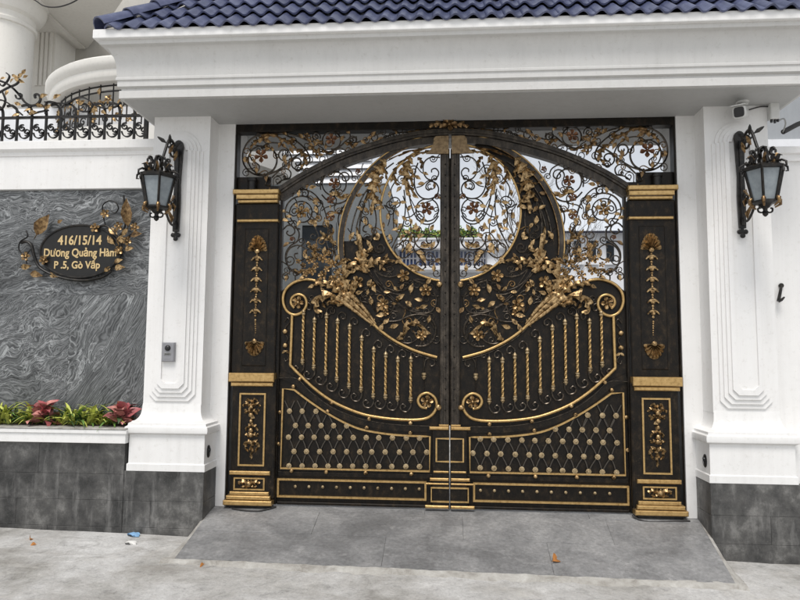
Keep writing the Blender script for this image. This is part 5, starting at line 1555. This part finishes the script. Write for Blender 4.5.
# ================================================================== HOUSE NUMBER PLAQUE
def build_plaque():
    yw = WY - 0.03
    def q(px, py, y=yw):
        v = at(px, py, yw); return (v.x, v.z)
    c = q(80.5, 251.5)
    root = thing('house_number_plaque', 'oval black plaque reading 416/15/14 with gilded vine and flowers on granite', 'plaque', (c[0], yw, c[1]))
    rx, rz = 43 * 5.3 / 640, 27.5 * 5.3 / 640
    ell = [(c[0] + rx * math.cos(2 * PI * i / 40), c[1] + rz * math.sin(2 * PI * i / 40)) for i in range(40)]
    obj('plate', MB().prism(ell, yw - .012, yw + .004), M['plaque_black'], root)
    obj('rim', MB().tube([(x, yw - .012, z) for x, z in ell], .0105, 7, True), M['black_iron'], root, smooth=50)
    for dx in (-.2, .2): obj('standoff', MB().box(c[0] + dx - .012, c[0] + dx + .012, yw + .003, WY + .002, c[1] - .012, c[1] + .012), M['black_iron'], root)
    def text(body, px, py, wpx, hpx):
        cu = bpy.data.curves.new('lettering', 'FONT')
        cu.body = body; cu.align_x = 'CENTER'; cu.align_y = 'CENTER'; cu.size = 0.1; cu.extrude = 0.0015; cu.offset = 0.0024; cu.resolution_u = 3
        t = bpy.data.objects.new('tmp_text', cu); COL.objects.link(t)
        me = bpy.data.meshes.new_from_object(t.evaluated_get(bpy.context.evaluated_depsgraph_get()))
        bpy.data.objects.remove(t)
        xs = [v.co.x for v in me.vertices]; cy = [v.co.y for v in me.vertices]
        w0 = max(xs) - min(xs)
        s = wpx * 5.25 / 640 / w0
        x, z = q(px, py)
        mx = (max(xs) + min(xs)) / 2
        for v in me.vertices:
            v.co = ((v.co.x - mx) * s, -v.co.z, v.co.y * s * hpx)
        me.name = 'lettering'
        me.materials.append(M['letter'])
        return obj('lettering', me, None, root, loc=(x, yw - .0145, z))
    text('416/15/14', 80.6, 241, 48, 1.15)
    text('Dương Quảng Hàm', 81, 253.2, 79, 1.2)
    text('P .5, Gò Vấp', 78, 265.5, 50, 1.12)
    s_ = 5.25 / 640
    def pleaf(px, py, deg, size, m, y=-.02, narrow=False):
        a = math.radians(deg); x, z = q(px, py); L = size * s_
        obj('leaf', (NARROW if narrow else LEAF)[m], None, root, loc=(x - math.cos(a) * L / 2, yw + y, z - math.sin(a) * L / 2), rot=(_kr.uniform(-.3, .3), -a, _kr.uniform(-.2, .2)), scl=(L, L, L))
    def pflower(px, py, size, y=-.022):
        x, z = q(px, py)
        obj('flower', FLOWER['gold'], None, root, loc=(x, yw + y, z), rot=(0, _kr.uniform(0, 1), 0), scl=(size * s_ / 2,) * 3)
    def pvine(pts, r, y=-.012, m='black_iron'):
        p = [q(*a) for a in crom(pts, 5)]
        n = len(p)
        obj('vine', MB().tube([(x, yw + y - .01 * math.sin(PI * i / n), z) for i, (x, z) in enumerate(p)], r, 6), M[m], root, smooth=60)
    pvine([(27, 231), (29, 237), (22, 242), (20.5, 250), (25, 256)], .006)
    pvine([(22, 243), (28, 242), (33, 246), (35.5, 256), (40, 266), (48, 272), (60, 277), (74, 280), (88, 280.5), (104, 277), (112, 271)], .013)
    pvine([(33, 248), (28, 256), (28, 264)], .005)
    pvine([(97, 228), (106, 226), (113, 230), (118, 237), (122, 246), (121, 256), (118, 264)], .010)
    pvine([(106, 225), (104, 215), (104, 206), (110, 201.5), (117, 203), (119.5, 209), (116, 213.5), (112, 211)], .0055)
    pvine([(118, 240), (124, 232), (127, 222), (125.5, 208), (124.5, 196)], .008)
    pvine([(121, 244), (128, 238), (136, 233), (141, 234)], .005)
    for p in ((28, 257), (46, 260.5), (107, 214.5), (97, 228.5), (120.6, 227), (136.5, 228), (129, 241.5), (120.6, 251)): pflower(*p, 10)
    pleaf(44, 225, 62, 25, 'bronze'); pleaf(128.5, 213, 95, 30, 'bronze', narrow=True)
    for a in ((28, 267, 10, 12, 'gold'), (38, 275, 350, 14, 'bronze'), (56, 275.5, 340, 12, 'gold'), (114, 231.5, 140, 13, 'gold'), (112, 240, 130, 12, 'gold'), (122, 240, 70, 12, 'gold'), (138, 235.5, 10, 13, 'bronze'),
              (131, 249.5, 10, 11, 'gold'), (120, 261.5, 20, 10, 'gold'), (122, 268.5, 5, 13, 'gold'), (109, 269, 40, 9, 'gold'), (62, 222, 30, 7, 'bronze'), (126, 232, 60, 10, 'gold')): pleaf(*a)
build_plaque()

# ================================================================== PLANTER
def blade_mesh(name, m, w, droop):
    mb = MB()
    n = 6
    for i in range(n + 1):
        t = i / n
        ww = w * (0.5 + 0.5 * math.sin(PI * min(1, .25 + t * .75))) * (1 - t ** 3) + .002
        x = t; z = 0.95 * t - droop * t * t
        mb.v += [(x, -ww, z + ww * .35), (x, 0, z), (x, ww, z + ww * .35)]
    for i in range(n):
        for k in range(2): mb.f.append((i * 3 + k, i * 3 + k + 1, i * 3 + k + 4, i * 3 + k + 3))
    me = mb.mesh(name, 70); me.materials.append(M[m])
    return me
BLADES = [blade_mesh('blade_yellow', 'yellow_leaf', .06, .75), blade_mesh('blade_green', 'green_leaf', .055, .95), blade_mesh('blade_dark', 'dark_leaf', .06, .8), blade_mesh('blade_yellow_b', 'yellow_leaf', .05, 1.1)]
BROAD = [blade_mesh('broad_red', 'red_leaf', .34, .55), blade_mesh('broad_pink', 'pink_leaf', .36, .75), blade_mesh('broad_red_b', 'red_leaf', .30, 1.0), blade_mesh('broad_dark', 'dark_leaf', .30, 1.1)]
def grass_plant(px, label, n, seed, ratio, size):
    rr = random.Random(seed)
    yv = -.185 + rr.uniform(-.03, .03)
    p = at(px, 420, yv)
    root = thing('spider_plant', label, 'plant', (p.x, yv, ZL + .012), 'green plants in the wall planter')
    for i in range(n):
        a = rr.uniform(0, 2 * PI)
        s = size * rr.uniform(.65, 1.15)
        k = 0 if rr.random() < ratio else rr.choice([1, 1, 2, 3])
        obj('blade', BLADES[k], None, root, loc=(p.x + rr.uniform(-.09, .09), yv + rr.uniform(-.04, .04), ZL + .008), rot=(rr.uniform(-.2, .2), -rr.uniform(-.15, .75), a), scl=(s, s, s))
for px, lb, n, sd, rt, sz in ((6, 'bright yellow green leafy plant at the left end of the planter', 70, 1, .62, .25), (31, 'green leafy plant between the left yellow plant and the first red plant', 60, 2, .30, .24),
                              (66, 'green leafy plant just right of the first red plant', 60, 3, .32, .22), (85, 'yellow green grassy plant midway between the two red plants', 64, 4, .42, .23), (106, 'tufted yellow green plant just left of the red plant by the pillar', 64, 5, .45, .24)):
    grass_plant(px, lb, n, sd, rt, sz)
def croton(px, label, seed):
    rr = random.Random(seed)
    yv = -.215
    p = at(px, 420, yv)
    root = thing('croton_plant', label, 'plant', (p.x, yv, ZL + .012), 'red plants in the wall planter')
    obj('stem', MB().tube([(p.x, yv, ZL), (p.x + .006, yv, ZL + .07)], [.010, .007], 6), M['bark'], root)
    for i in range(26):
        a = i * 2.4 + rr.uniform(-.3, .3)
        t = i / 25
        s = rr.uniform(.12, .19) * (1 - .2 * t)
        obj('leaf', rr.choice(BROAD + [BROAD[1]]), None, root, loc=(p.x + rr.uniform(-.035, .035), yv + rr.uniform(-.02, .02), ZL + .03 + .085 * t), rot=(rr.uniform(-.6, .6), -(-.30 + .85 * t) + rr.uniform(-.2, .2), a), scl=(s, s, s))
croton(44, 'red leaved plant in the planter below the house number plaque', 3)
croton(123, 'red leaved plant in the planter next to the white pillar', 8)

# ================================================================== RAILING on the boundary wall
def build_railing():
    Y = 0.04
    zb, zt = ZK + .012, at(60, 116, Y).z
    x1 = at(147.5, 128, Y).x
    root = thing('wall_railing', 'black scrolled iron railing with gold leaves on top of the boundary wall', 'railing', (at(70, 140, Y).x, Y, ZK))
    x0 = x1 - 16 * 0.142
    obj('bottom_rail', MB().box(x0, x1, Y - .012, Y + .012, zb, zb + .022), M['black_iron'], root)
    obj('top_rail', MB().box(x0, x1, Y - .012, Y + .012, zt - .020, zt), M['black_iron'], root)
    obj('end_post', MB().box(x1 - .028, x1 + .004, Y - .016, Y + .016, ZK - .002, zt + .02), M['black_iron'], root)
    H = zt - zb
    pitch = 0.1375
    for i in range(16):
        x = x1 - .012 - (i + 0.8) * pitch
        obj('upright', MB().box(x - .009, x + .009, Y - .009, Y + .009, ZK - .002, zt + .002), M['black_iron'], root)
        top = crom([(x, zt), (x - .012, zt + .07), (x - .055, zt + .105), (x - .105, zt + .10)], 5)
        obj('top_curve', MB().bar(top, .018, Y - .009, Y + .009), M['black_iron'], root, smooth=40)
        cx, cz = x + pitch / 2 + .004, zb + H * .5
        if i == 0: cx -= .01
        for (dx, dz, a0, tr) in ((-.022, .028, 1.2, 1), (.022, -.008, 4.3, 1)):
            sp = []
            for k in range(22):
                r = .034 - .026 * k / 21
                a = a0 + k * .40
                sp.append((cx + dx + r * math.cos(a), cz + dz + r * math.sin(a)))
            obj('small_scroll', MB().bar(sp, .010, Y - .008, Y + .008), M['black_iron'], root, smooth=40)
        arc = [(cx + .050 * math.cos(a), cz - .006 + .060 * math.sin(a)) for a in [PI * (1.05 + .95 * k / 12) for k in range(13)]]
        obj('cup_scroll', MB().bar(arc, .010, Y - .008, Y + .008), M['black_iron'], root, smooth=40)
    def vine(pts, w=.017):
        q = [(at(a[0], a[1], Y).x, at(a[0], a[1], Y).z) for a in crom(pts, 5)]
        obj('vine', MB().bar(q, w, Y - .030, Y - .012), M['black_iron'], root, smooth=40)
    vine([(-14, 78), (-6, 80), (2, 82), (9, 85), (16.5, 91), (22.5, 98), (27, 103.5), (33, 106.5), (39, 105), (42, 100), (40, 95.5), (36.5, 96), (36.8, 99)])
    vine([(-16, 101), (-6, 97), (0, 94), (9, 89), (18, 85), (22, 80)], .013)
    vine([(16, 90), (19.5, 94), (23, 95), (22.5, 99), (18.5, 99.5), (17, 96)], .010)
    vine([(-10, 106), (0, 101), (8, 103), (16, 109), (24, 116)], .012); vine([(0, 83), (4, 87), (9, 82), (11, 77), (8, 74)], .010)
    vine([(4, 93), (7, 101), (4, 109), (-3, 112)], .012); vine([(33, 107), (29, 111), (32, 115), (40, 113), (50, 111)], .011)
    vine([(46, 103), (56, 104), (70, 104.5)], .010); vine([(47, 115), (47, 106), (51, 102.5), (58, 104)], .012)
    vine([(70, 104), (78, 99), (86, 99), (94, 105), (90, 112), (82, 112)], .011); vine([(94, 105), (104, 109), (116, 108), (122, 103)], .010)
    def rl(px, py, deg, size, m='gold'):
        a = math.radians(deg); v = at(px, py, Y); L = size * 5.39 / 640
        obj('leaf', LEAF[m], None, root, loc=(v.x - math.cos(a) * L / 2, Y - .03, v.z - math.sin(a) * L / 2), rot=(_kr.uniform(-.3, .3), -a, _kr.uniform(-.2, .2)), scl=(L, L, L))
    for a in ((19, 80, 100, 8), (23, 77, 50, 8), (26, 73, 60, 7), (16, 77, 150, 7), (24, 83, 340, 7), (9, 94.5, 250, 7), (20, 105, 160, 8), (18, 117, 200, 8), (46, 97.5, 20, 9), (59, 98, 30, 9), (42, 106.5, 350, 9), (36, 115, 10, 11), (30, 112, 200, 8), (50, 108, 40, 8), (5, 80, 200, 6), (28, 78, 20, 6), (14, 82, 230, 6),
              (84, 104, 40, 8), (97, 112, 20, 9), (106, 114, 330, 8), (113, 110, 60, 8)): rl(*a)
    return root
build_railing()

# ================================================================== VILLA behind the left wall
def build_villa():
    root = thing('villa', 'cream villa behind the boundary wall with round column and curved balcony', 'house', (-5.5, 4, 0))
    yc = 2.5
    c = at(3, 60, yc); r = 28 * (yc + 5.35) / 640
    zt = at(3, 30, yc).z
    prof = [(r * 1.02, 0), (r * 1.02, zt - .02), (r * 1.10, zt - .01), (r * 1.13, zt + .03), (r * 1.06, zt + .06), (r * 1.06, zt + .13), (r * 1.22, zt + .16), (r * 1.36, zt + .24), (r * 1.42, zt + .30), (r * 1.42, zt + .36), (r * 1.5, zt + .38), (r * 1.5, zt + .46)]
    obj('column', MB().lathe(prof, c=(c.x, yc, 0), n=36), M['cream'], root, smooth=30)
    # fluted pilaster behind it
    yp = 3.3
    xa, xb = at(26, 60, yp).x, at(54.5, 60, yp).x
    zpt = at(50, 28, yp).z
    obj('pilaster', MB().box(xa, xb, yp, yp + .5, 0, zpt + 1), M['cream'], root)
    for i in range(4):
        x = xa + (xb - xa) * (.36 + i * .15)
        obj('pilaster_rib', MB().cbox(x, x + .045, yp - .022, yp + .002, at(40, 86, yp).z, zpt + .9, .008), M['cream'], root)
    obj('pilaster_base', MB().stack(xa + .03, xb, yp, yp + .5, [(.0, 0), (.03, .02), (.05, at(40, 96, yp).z), (.05, at(40, 93, yp).z), (.015, at(40, 88, yp).z), (.01, at(40, 87, yp).z)]), M['cream'], root)
    # grey-beige rear wall, and the white ground-floor wall seen through the railing
    zs = at(70, 49, 3.8).z
    obj('rear_wall', MB().box(-9, at(170, 60, 4.2).x, 3.8, 4.2, 0, zs + 2.6), M['taupe'], root)
    obj('terrace_wall', MB().box(-8, at(205, 120, 1.9).x, 1.9, 2.1, 0, at(60, 108, 1.9).z), M['far_white'], root)
    # entrance slab overhead, rounded edge
    pts = [(-120, 49), (54, 49), (87, 48.5), (91, 44), (97, 36), (105, 25), (113, 14), (122, 1), (128, -9), (60, -16), (-120, -18)]
    P3 = [atz(px, py, zs + .002) for px, py in pts]
    n = len(P3)
    mb = MB().add([(v.x, v.y, v.z) for v in P3] + [(v.x, v.y, v.z + .5) for v in P3], [tuple(range(n)), tuple(range(2 * n - 1, n - 1, -1))] + [(i, n + i, n + (i + 1) % n, (i + 1) % n) for i in range(n)])
    obj('porch_slab', mb, M['porch'], root)
    a, b_ = atz(42, 10, zs), atz(82, 47, zs)
    d = (b_ - a)
    sd = Vector((-d.y, d.x, 0)).normalized() * .05
    obj('slab_batten', MB().add([a - sd, a + sd, b_ + sd, b_ - sd] + [v - Vector((0, 0, .03)) for v in (a - sd, a + sd, b_ + sd, b_ - sd)], [(0, 1, 2, 3), (7, 6, 5, 4), (0, 4, 5, 1), (1, 5, 6, 2), (2, 6, 7, 3), (3, 7, 4, 0)]), M['porch'], root)
    obj('upper_wall', MB().box(-9, at(300, 0, 7.2).x, 7.2, 7.6, 0, 9.5), M['porch'], root)
    # curved balcony: slab and thick coping
    xc, yc2, R = -3.55, 2.72, 1.55
    zc1, zc0 = at(112, 57, 1.2).z, at(112, 80, 1.2).z
    def arcring(r0, r1, z0, z1, name, m, prof=None):
        mb = MB()
        nn = 40
        sec = prof or [(r0, z0), (r1, z0), (r1, z1), (r0, z1)]
        k = len(sec)
        for i in range(nn + 1):
            a = PI * (1.0 + i / nn)
            for rr_, z in sec: mb.v.append((xc + rr_ * math.cos(a), yc2 + rr_ * math.sin(a), z))
        for i in range(nn):
            for j in range(k):
                mb.f.append((i * k + j, i * k + (j + 1) % k, (i + 1) * k + (j + 1) % k, (i + 1) * k + j))
        mb.f += [tuple(range(k)), tuple(nn * k + j for j in range(k - 1, -1, -1))]
        return obj(name, mb, M[m], root, smooth=40)
    h = zc1 - zc0
    arcring(0, 0, 0, 0, 'balcony_coping', 'cream', [(R - .24, zc0), (R - .03, zc0), (R - .01, zc0 + h * .12), (R, zc0 + h * .18), (R, zc0 + h * .45), (R + .03, zc0 + h * .55), (R + .05, zc0 + h * .72), (R + .05, zc0 + h * .9), (R + .02, zc1), (R - .24, zc1)])
    zs0 = at(112, 127, 1.2).z
    arcring(.02, R + .05, zs0 - .25, zs0, 'balcony_slab', 'cream')
    # its ironwork
    bal = thing('balcony_railing', 'curved iron balcony railing with gold flowers under the white coping', 'railing', (xc, yc2 - R + .12, zs0))
    Rr = R - .11
    def cyl(a, z, off=0): return (xc + (Rr + off) * math.cos(a), yc2 + (Rr + off) * math.sin(a), z)
    hh = zc0 - zs0
    rr = random.Random(4)
    for zz in (zs0 + .03, zc0 - .085, zc0 - .02): obj('ring_rail', MB().tube([cyl(PI + PI * i / 40, zz) for i in range(41)], .010, 5), M['black_iron'], bal)
    for i in range(27):
        a = PI + PI * (i + .5) / 27
        obj('upright', MB().tube([cyl(a, zs0), cyl(a, zc0)], .008, 5), M['black_iron'], bal)
        for (z0, r0, tw) in ((zs0 + hh * .25, .055, 1), (zs0 + hh * .55, .05, -1)):
            sp = []
            for k in range(16):
                r = r0 - (r0 - .012) * k / 15
                t = .6 + tw * k * .5
                sp.append(cyl(a + (.085 + r * math.cos(t)) / Rr, z0 + r * math.sin(t)))
            obj('scroll', MB().tube(sp, .0075, 5), M['black_iron'], bal)
        for k in range(5):
            p = cyl(a + rr.uniform(0, .1), zs0 + hh * rr.uniform(.15, .8), .02)
            s = rr.uniform(.055, .085)
            if rr.random() < .4: obj('flower', FLOWER['gold'], None, bal, loc=p, rot=(0, rr.uniform(0, 1), a + PI / 2), scl=(s * .6,) * 3)
            else: obj('leaf', LEAF['gold'], None, bal, loc=p, rot=(0, rr.uniform(0, 6), a + PI / 2), scl=(s,) * 3)
M['porch'] = mat('pale_beige_ceiling_paint', paint_white((0.74, 0.715, 0.66), (0.68, 0.655, 0.60)))
build_villa()
tag(obj('overhead_cable', MB().tube(crom([tuple(at(-10, -22, 0.9)), tuple(at(31, -2, 0.9)), tuple(at(43, 5.5, 0.9)), tuple(at(54, 7.2, 0.9)), tuple(at(66, 5, 0.9)), tuple(at(80, -2, 0.9)), tuple(at(110, -24, 0.9))], 5), .007, 6), M['cable'], smooth=50),
    'dark cable sagging across the porch ceiling at the upper left', 'cable')

# ================================================================== BEYOND THE GATE
def build_beyond():
    # grey outbuilding on the left
    Y = 4.2
    root = thing('outbuilding', 'grey courtyard building with white louvred band seen through the left gate leaf', 'building', (-2.8, Y, 0))
    xl, xr = at(150, 200, Y).x, at(388, 220, Y).x
    zt = at(300, 184, Y).z; z2 = at(300, 140, Y).z
    obj('wall', MB().box(xl, xr, Y, Y + 2, -.1, zt), M['far_grey'], root)
    xr2 = at(371, 165, Y).x
    nl = 6
    for i in range(nl):
        a, b_ = zt + (z2 - zt) * i / nl, zt + (z2 - zt) * (i + 1) / nl
        obj('louvre', MB().add([(xl, Y - .02, a + .004), (xr2, Y - .02, a + .004), (xr2, Y + .03, b_ - .006), (xl, Y + .03, b_ - .006), (xl, Y + .2, a + .004), (xr2, Y + .2, a + .004), (xr2, Y + .2, b_ - .006), (xl, Y + .2, b_ - .006)],
            [(0, 1, 2, 3), (4, 7, 6, 5), (0, 4, 5, 1), (1, 5, 6, 2), (2, 6, 7, 3), (3, 7, 4, 0)]), M['far_white'], root)
    q0, q1 = at(303, 226, Y), at(332, 300, Y)
    w = obj('doorway', MB().box(q0.x, q1.x, Y - .03, Y + .01, q1.z, q0.z), M['dark_glass'], root)
    obj('door_frame', MB().ring([(q0.x - .05, q1.z), (q1.x + .05, q1.z), (q1.x + .05, q0.z + .05), (q0.x - .05, q0.z + .05)], [(q0.x, q1.z + .04), (q1.x, q1.z + .04), (q1.x, q0.z), (q0.x, q0.z)], Y - .05, Y - .005), M['far_grey'], w)
    # white house in the middle distance
    Y = 9.0
    h = thing('white_house', 'white house with blue gridded windows seen through the ring of the gate', 'house', (0, Y, 0))
    x0, x1 = at(360, 250, Y).x, at(545, 250, Y).x
    zp1, zp0 = at(449, 239, Y).z, at(449, 250, Y).z
    obj('wall', MB().box(x0, x1, Y, Y + 3, -.1, zp0), M['far_white'], h)
    obj('parapet', MB().stack(x0, x1, Y - .12, Y + 3, [(0, zp0), (.03, zp0 + .02), (.03, zp1 - .05), (.06, zp1 - .04), (.06, zp1)]), M['far_white'], h)
    obj('ledge', MB().stack(x0, x1, Y - .2, Y, [(0, at(449, 273, Y).z), (.04, at(449, 271, Y).z), (.04, at(449, 267, Y).z)]), M['far_white'], h)
    for a, b_ in ((399, 417), (418.5, 439), (452, 471), (472.5, 486)):
        c, d = at(a, 251.5, Y), at(b_, 266, Y)
        w = obj('window', MB().box(c.x, d.x, Y - .015, Y + .01, d.z, c.z), M['blue_glass'], h)
        n = 5
        for i in range(n + 1):
            x = c.x + (d.x - c.x) * i / n
            obj('mullion', MB().box(x - .016, x + .016, Y - .05, Y - .012, d.z, c.z), M['grey_plastic'], w)
        zz = (c.z + d.z) / 2
        obj('mullion', MB().box(c.x, d.x, Y - .045, Y - .016, zz - .016, zz + .016), M['grey_plastic'], w)
    # shrubs on its parapet
    def shrub(px0, px1, py, label, seed, red):
        rr = random.Random(seed)
        a, b_ = at(px0, 239, Y), at(px1, 239, Y)
        t = thing('parapet_shrub', label, 'shrub', ((a.x + b_.x) / 2, Y + .1, zp1), 'shrubs on the far parapet')
        H = at(px0, py, Y).z - zp1
        for cname, m, cnt in (('foliage', 'green_leaf', 260), ('dark_foliage', 'dark_leaf', 160), ('blossom', 'red_leaf', red), ('yellow_foliage', 'yellow_leaf', 150)):
            if not cnt: continue
            mb = MB()
            for i in range(cnt):
                x = rr.uniform(a.x, b_.x); u = (x - a.x) / (b_.x - a.x)
                top = H * (.55 + .45 * abs(math.sin(u * 7 + seed)))
                c = Vector((x, Y + .1 + rr.uniform(-.2, .25), zp1 + rr.uniform(0, top)))
                e1 = Vector((rr.uniform(-1, 1), rr.uniform(-1, 1), rr.uniform(-.6, 1))).normalized() * rr.uniform(.05, .09)
                e2 = e1.orthogonal().normalized() * .03
                mb.add([c, c + e1 * .5 + e2, c + e1, c + e1 * .5 - e2], [(0, 1, 2, 3)])
            o = obj(cname, mb, M[m], t)
        obj('stem', MB().tube([((a.x + b_.x) / 2, Y + .1, zp1), ((a.x + b_.x) / 2 + .05, Y + .1, zp1 + H * .7)], .02, 5), M['bark'], t)
    shrub(388, 418, 226, 'flowering shrub on the far parapet, left of the gate centre', 2, 60)
    shrub(416, 441, 229, 'yellow green shrub on the far parapet close to the left of the stile', 5, 10)
    shrub(456, 477, 227, 'green shrub on the far parapet right of the meeting stiles', 9, 20)
    # roofs of a house further right
    Y2 = 12
    h2 = thing('far_house', 'pale far house with dark roof seen through the right gate leaf', 'house', (3, Y2, 0))
    a, b_ = at(552, 240, Y2), at(640, 240, Y2)
    zr0, zr1 = at(590, 233, Y2).z, at(575, 221, Y2).z
    obj('wall', MB().box(a.x, b_.x + .6, Y2, Y2 + 3, -.1, zr0), M['far_white'], h2)
    obj('roof', MB().add([(a.x - .2, Y2 - .3, zr0), (b_.x + .8, Y2 - .3, zr0), (b_.x + .8, Y2 + 3.2, zr0), (a.x - .2, Y2 + 3.2, zr0), (a.x + .4, Y2 + 1.4, zr1), (b_.x + .3, Y2 + 1.4, zr1)], [(0, 1, 5, 4), (1, 2, 5), (2, 3, 4, 5), (3, 0, 4), (3, 2, 1, 0)]), M['deck'], h2)
    for c0, c1 in ((562, 568), (574, 581), (588, 596), (606, 614)):
        p, q = at(c0, 241, Y2), at(c1, 262, Y2)
        w = obj('window', MB().box(p.x, q.x, Y2 - .03, Y2 + .02, q.z, p.z), M['dark_glass'], h2)
        obj('window_sill', MB().box(p.x - .06, q.x + .06, Y2 - .10, Y2 - .005, q.z - .08, q.z - .005), M['far_white'], w)
    # bare tree
    tr = thing('bare_tree', 'thin leafless tree behind the right gate leaf', 'tree', tuple(at(528, 330, 6.5)))
    rr = random.Random(12)
    base = at(530, 330, 6.5); base.z = 0.0
    trunk = [base, Vector((base.x + .05, 6.5, 1.6)), Vector((base.x - .02, 6.5, 3.0))]
    obj('trunk', MB().tube(trunk, [.07, .05, .035], 8), M['bark'], tr, smooth=60)
    mb = MB()
    def grow(p, d, L, r, depth):
        pts = [p]
        for i in range(3):
            d = (d + Vector((rr.uniform(-.2, .2), rr.uniform(-.2, .2), rr.uniform(-.05, .16)))).normalized()
            pts.append(pts[-1] + d * L / 3)
        mb.tube(pts, [r, r * .85, r * .7, r * .5], 5)
        if depth == 0: return
        for k in range(3 if depth > 1 else 2):
            nd = (d + Vector((rr.uniform(-.8, .8), rr.uniform(-.8, .8), rr.uniform(-.1, .6)))).normalized()
            grow(pts[rr.choice([2, 3, 3])], nd, L * rr.uniform(.6, .8), r * .55, depth - 1)
    for k in range(7):
        grow(trunk[1].lerp(trunk[2], k / 6), Vector((rr.uniform(-.8, .8), rr.uniform(-.5, .5), .9)).normalized(), rr.uniform(.7, 1.0), .022, 4)
    obj('crown', mb, M['bark'], tr, smooth=60)
build_beyond()
nb = thing('neighbour_building', 'grey neighbouring building above the wall at the upper right edge', 'building', (5.5, 3.2, 0))
obj('wall', MB().box(at(752, 120, 3.2).x, 9, 3.2, 6, 0, 6.5), M['far_grey2'], nb)
obj('string_course', MB().box(at(752, 120, 3.2).x - .03, 9, 3.12, 3.199, at(790, 150, 3.2).z, at(790, 141, 3.2).z), M['far_white'], nb)

# ================================================================== SMALL THINGS ON THE GROUND
def ground_pt(px, py):
    z = 0.0
    for _ in range(4):
        p = atz(px, py, z); z = street_z(p.x, p.y)
    p.z = z
    return p
def scrap(name, px, py, w, d, m, label, cat, seed, group=None):
    rr = random.Random(seed)
    p = ground_pt(px, py)
    mb = MB()
    nx, ny = 7, 5
    for j in range(ny):
        for i in range(nx):
            u, v = i / (nx - 1) - .5, j / (ny - 1) - .5
            k = 1 - .5 * (abs(u) * 2) ** 2 * (abs(v) * 2)
            mb.v.append((u * w * k + v * .02, v * d * k, .010 + rr.uniform(0, .012) * (1 - abs(u)) + .010 * math.cos(u * 5)))
    for j in range(ny - 1):
        for i in range(nx - 1):
            a = j * nx + i
            mb.f.append((a, a + 1, a + nx + 1, a + nx))
    n = len(mb.v)
    mb.v += [(x, y, max(.001, z - .004)) for x, y, z in mb.v]
    mb.f += [tuple(n + i for i in f[::-1]) for f in list(mb.f)]
    o = obj(name, mb, M[m], loc=p, rot=(0, 0, rr.uniform(-.4, .4)), smooth=60)
    return tag(o, label, cat, group)
scrap('paper_scrap', 133.5, 536.0, .115, .07, 'litter_blue', 'crumpled blue paper scrap on the concrete by the left wall', 'litter', 1)
scrap('paper_scrap', 130.5, 544.5, .10, .055, 'litter_white', 'crumpled white paper scrap on the concrete, just in front of the blue one', 'litter', 2)
scrap('concrete_chip', 767, 562, .09, .05, 'litter_white', 'pale flake lying on the concrete at the right', 'litter', 8)
def dry_leaf(px, py, s, label, seed, z=0):
    p = ground_pt(px, py)
    if z:                                      # lying on the ramp slope
        h = 0.0
        for _ in range(8):
            p = atz(px, py, h); t = min(1, max(0, (p.y + .02) / -.89)); h = (GZ - .008) * (1 - t) + (street_z(p.x, 0) + .026) * t
    p.z += .008
    p.z += .004
    o = obj('dry_leaf', DRY, None, loc=p, rot=(-1.2 + .15 * seed, .2, seed * 1.1), scl=(s, s, s))
    tag(o, label, 'leaf', 'dry leaves on the ground')
DRY = leaf_mesh('dry_leaf', 1.6, .7, M['dry_leaf'])
RB = math.atan2(.16, .9)
dry_leaf(553, 563, .10, 'curled orange dry leaf at the foot of the ramp', 1, z=-.005)
dry_leaf(30, 541, .065, 'larger brown dry leaf on the concrete at the far left', 2)
dry_leaf(36, 546, .04, 'small dry leaf beside the larger one at the far left', 3)
dry_leaf(204, 566, .04, 'small dry leaf at the left corner of the ramp foot', 4)
dry_leaf(700, 573, .045, 'tiny dry leaf at the right corner of the ramp foot', 5)
def cord(pts, label):
    q = []
    for px, py in pts:
        z = GZ - .02
        for _ in range(6):
            p = atz(px, py, z); t = min(1, max(0, (p.y + .02) / -.91)); z = (GZ - .012) * (1 - t) + (street_z(p.x, 0) + .022) * t + .012
        q.append(tuple(p))
    tag(obj('power_cord', MB().tube(crom(q, 6), .007, 6), M['cable'], smooth=60), label, 'cord', 'cords at the gate posts')
cord([(232, 508.5), (244, 510.5), (258, 511.2), (268, 509), (276, 506.5)], 'thin black cord on the sill below the left gate post')
cord([(632, 515.5), (640, 520), (652, 522), (672, 521.5), (690, 521)], 'thin black cord on the sill below the right gate post')
def stub():
    p = ground_pt(797, 560)
    root = thing('pipe_stub', 'weathered grey pipe stub at the foot of the slate, right edge', 'pipe', tuple(p))
    zt = at(797, 523, p.y).z
    rr = random.Random(2)
    prof = [(.050, -.03), (.046, .03), (.040, (zt - p.z) * .5), (.043, (zt - p.z) * .9), (.040, zt - p.z)]
    obj('pipe', MB().lathe(prof, c=(p.x + .02, p.y, p.z), n=12, lob=3, lobamp=.06), M['cement'], root, smooth=50)
    obj('collar', MB().lathe([(.049, (zt - p.z) * .78), (.055, (zt - p.z) * .80), (.055, (zt - p.z) * .88), (.048, (zt - p.z) * .90)], c=(p.x + .02, p.y, p.z), n=12), M['cement'], root, smooth=50)
stub()
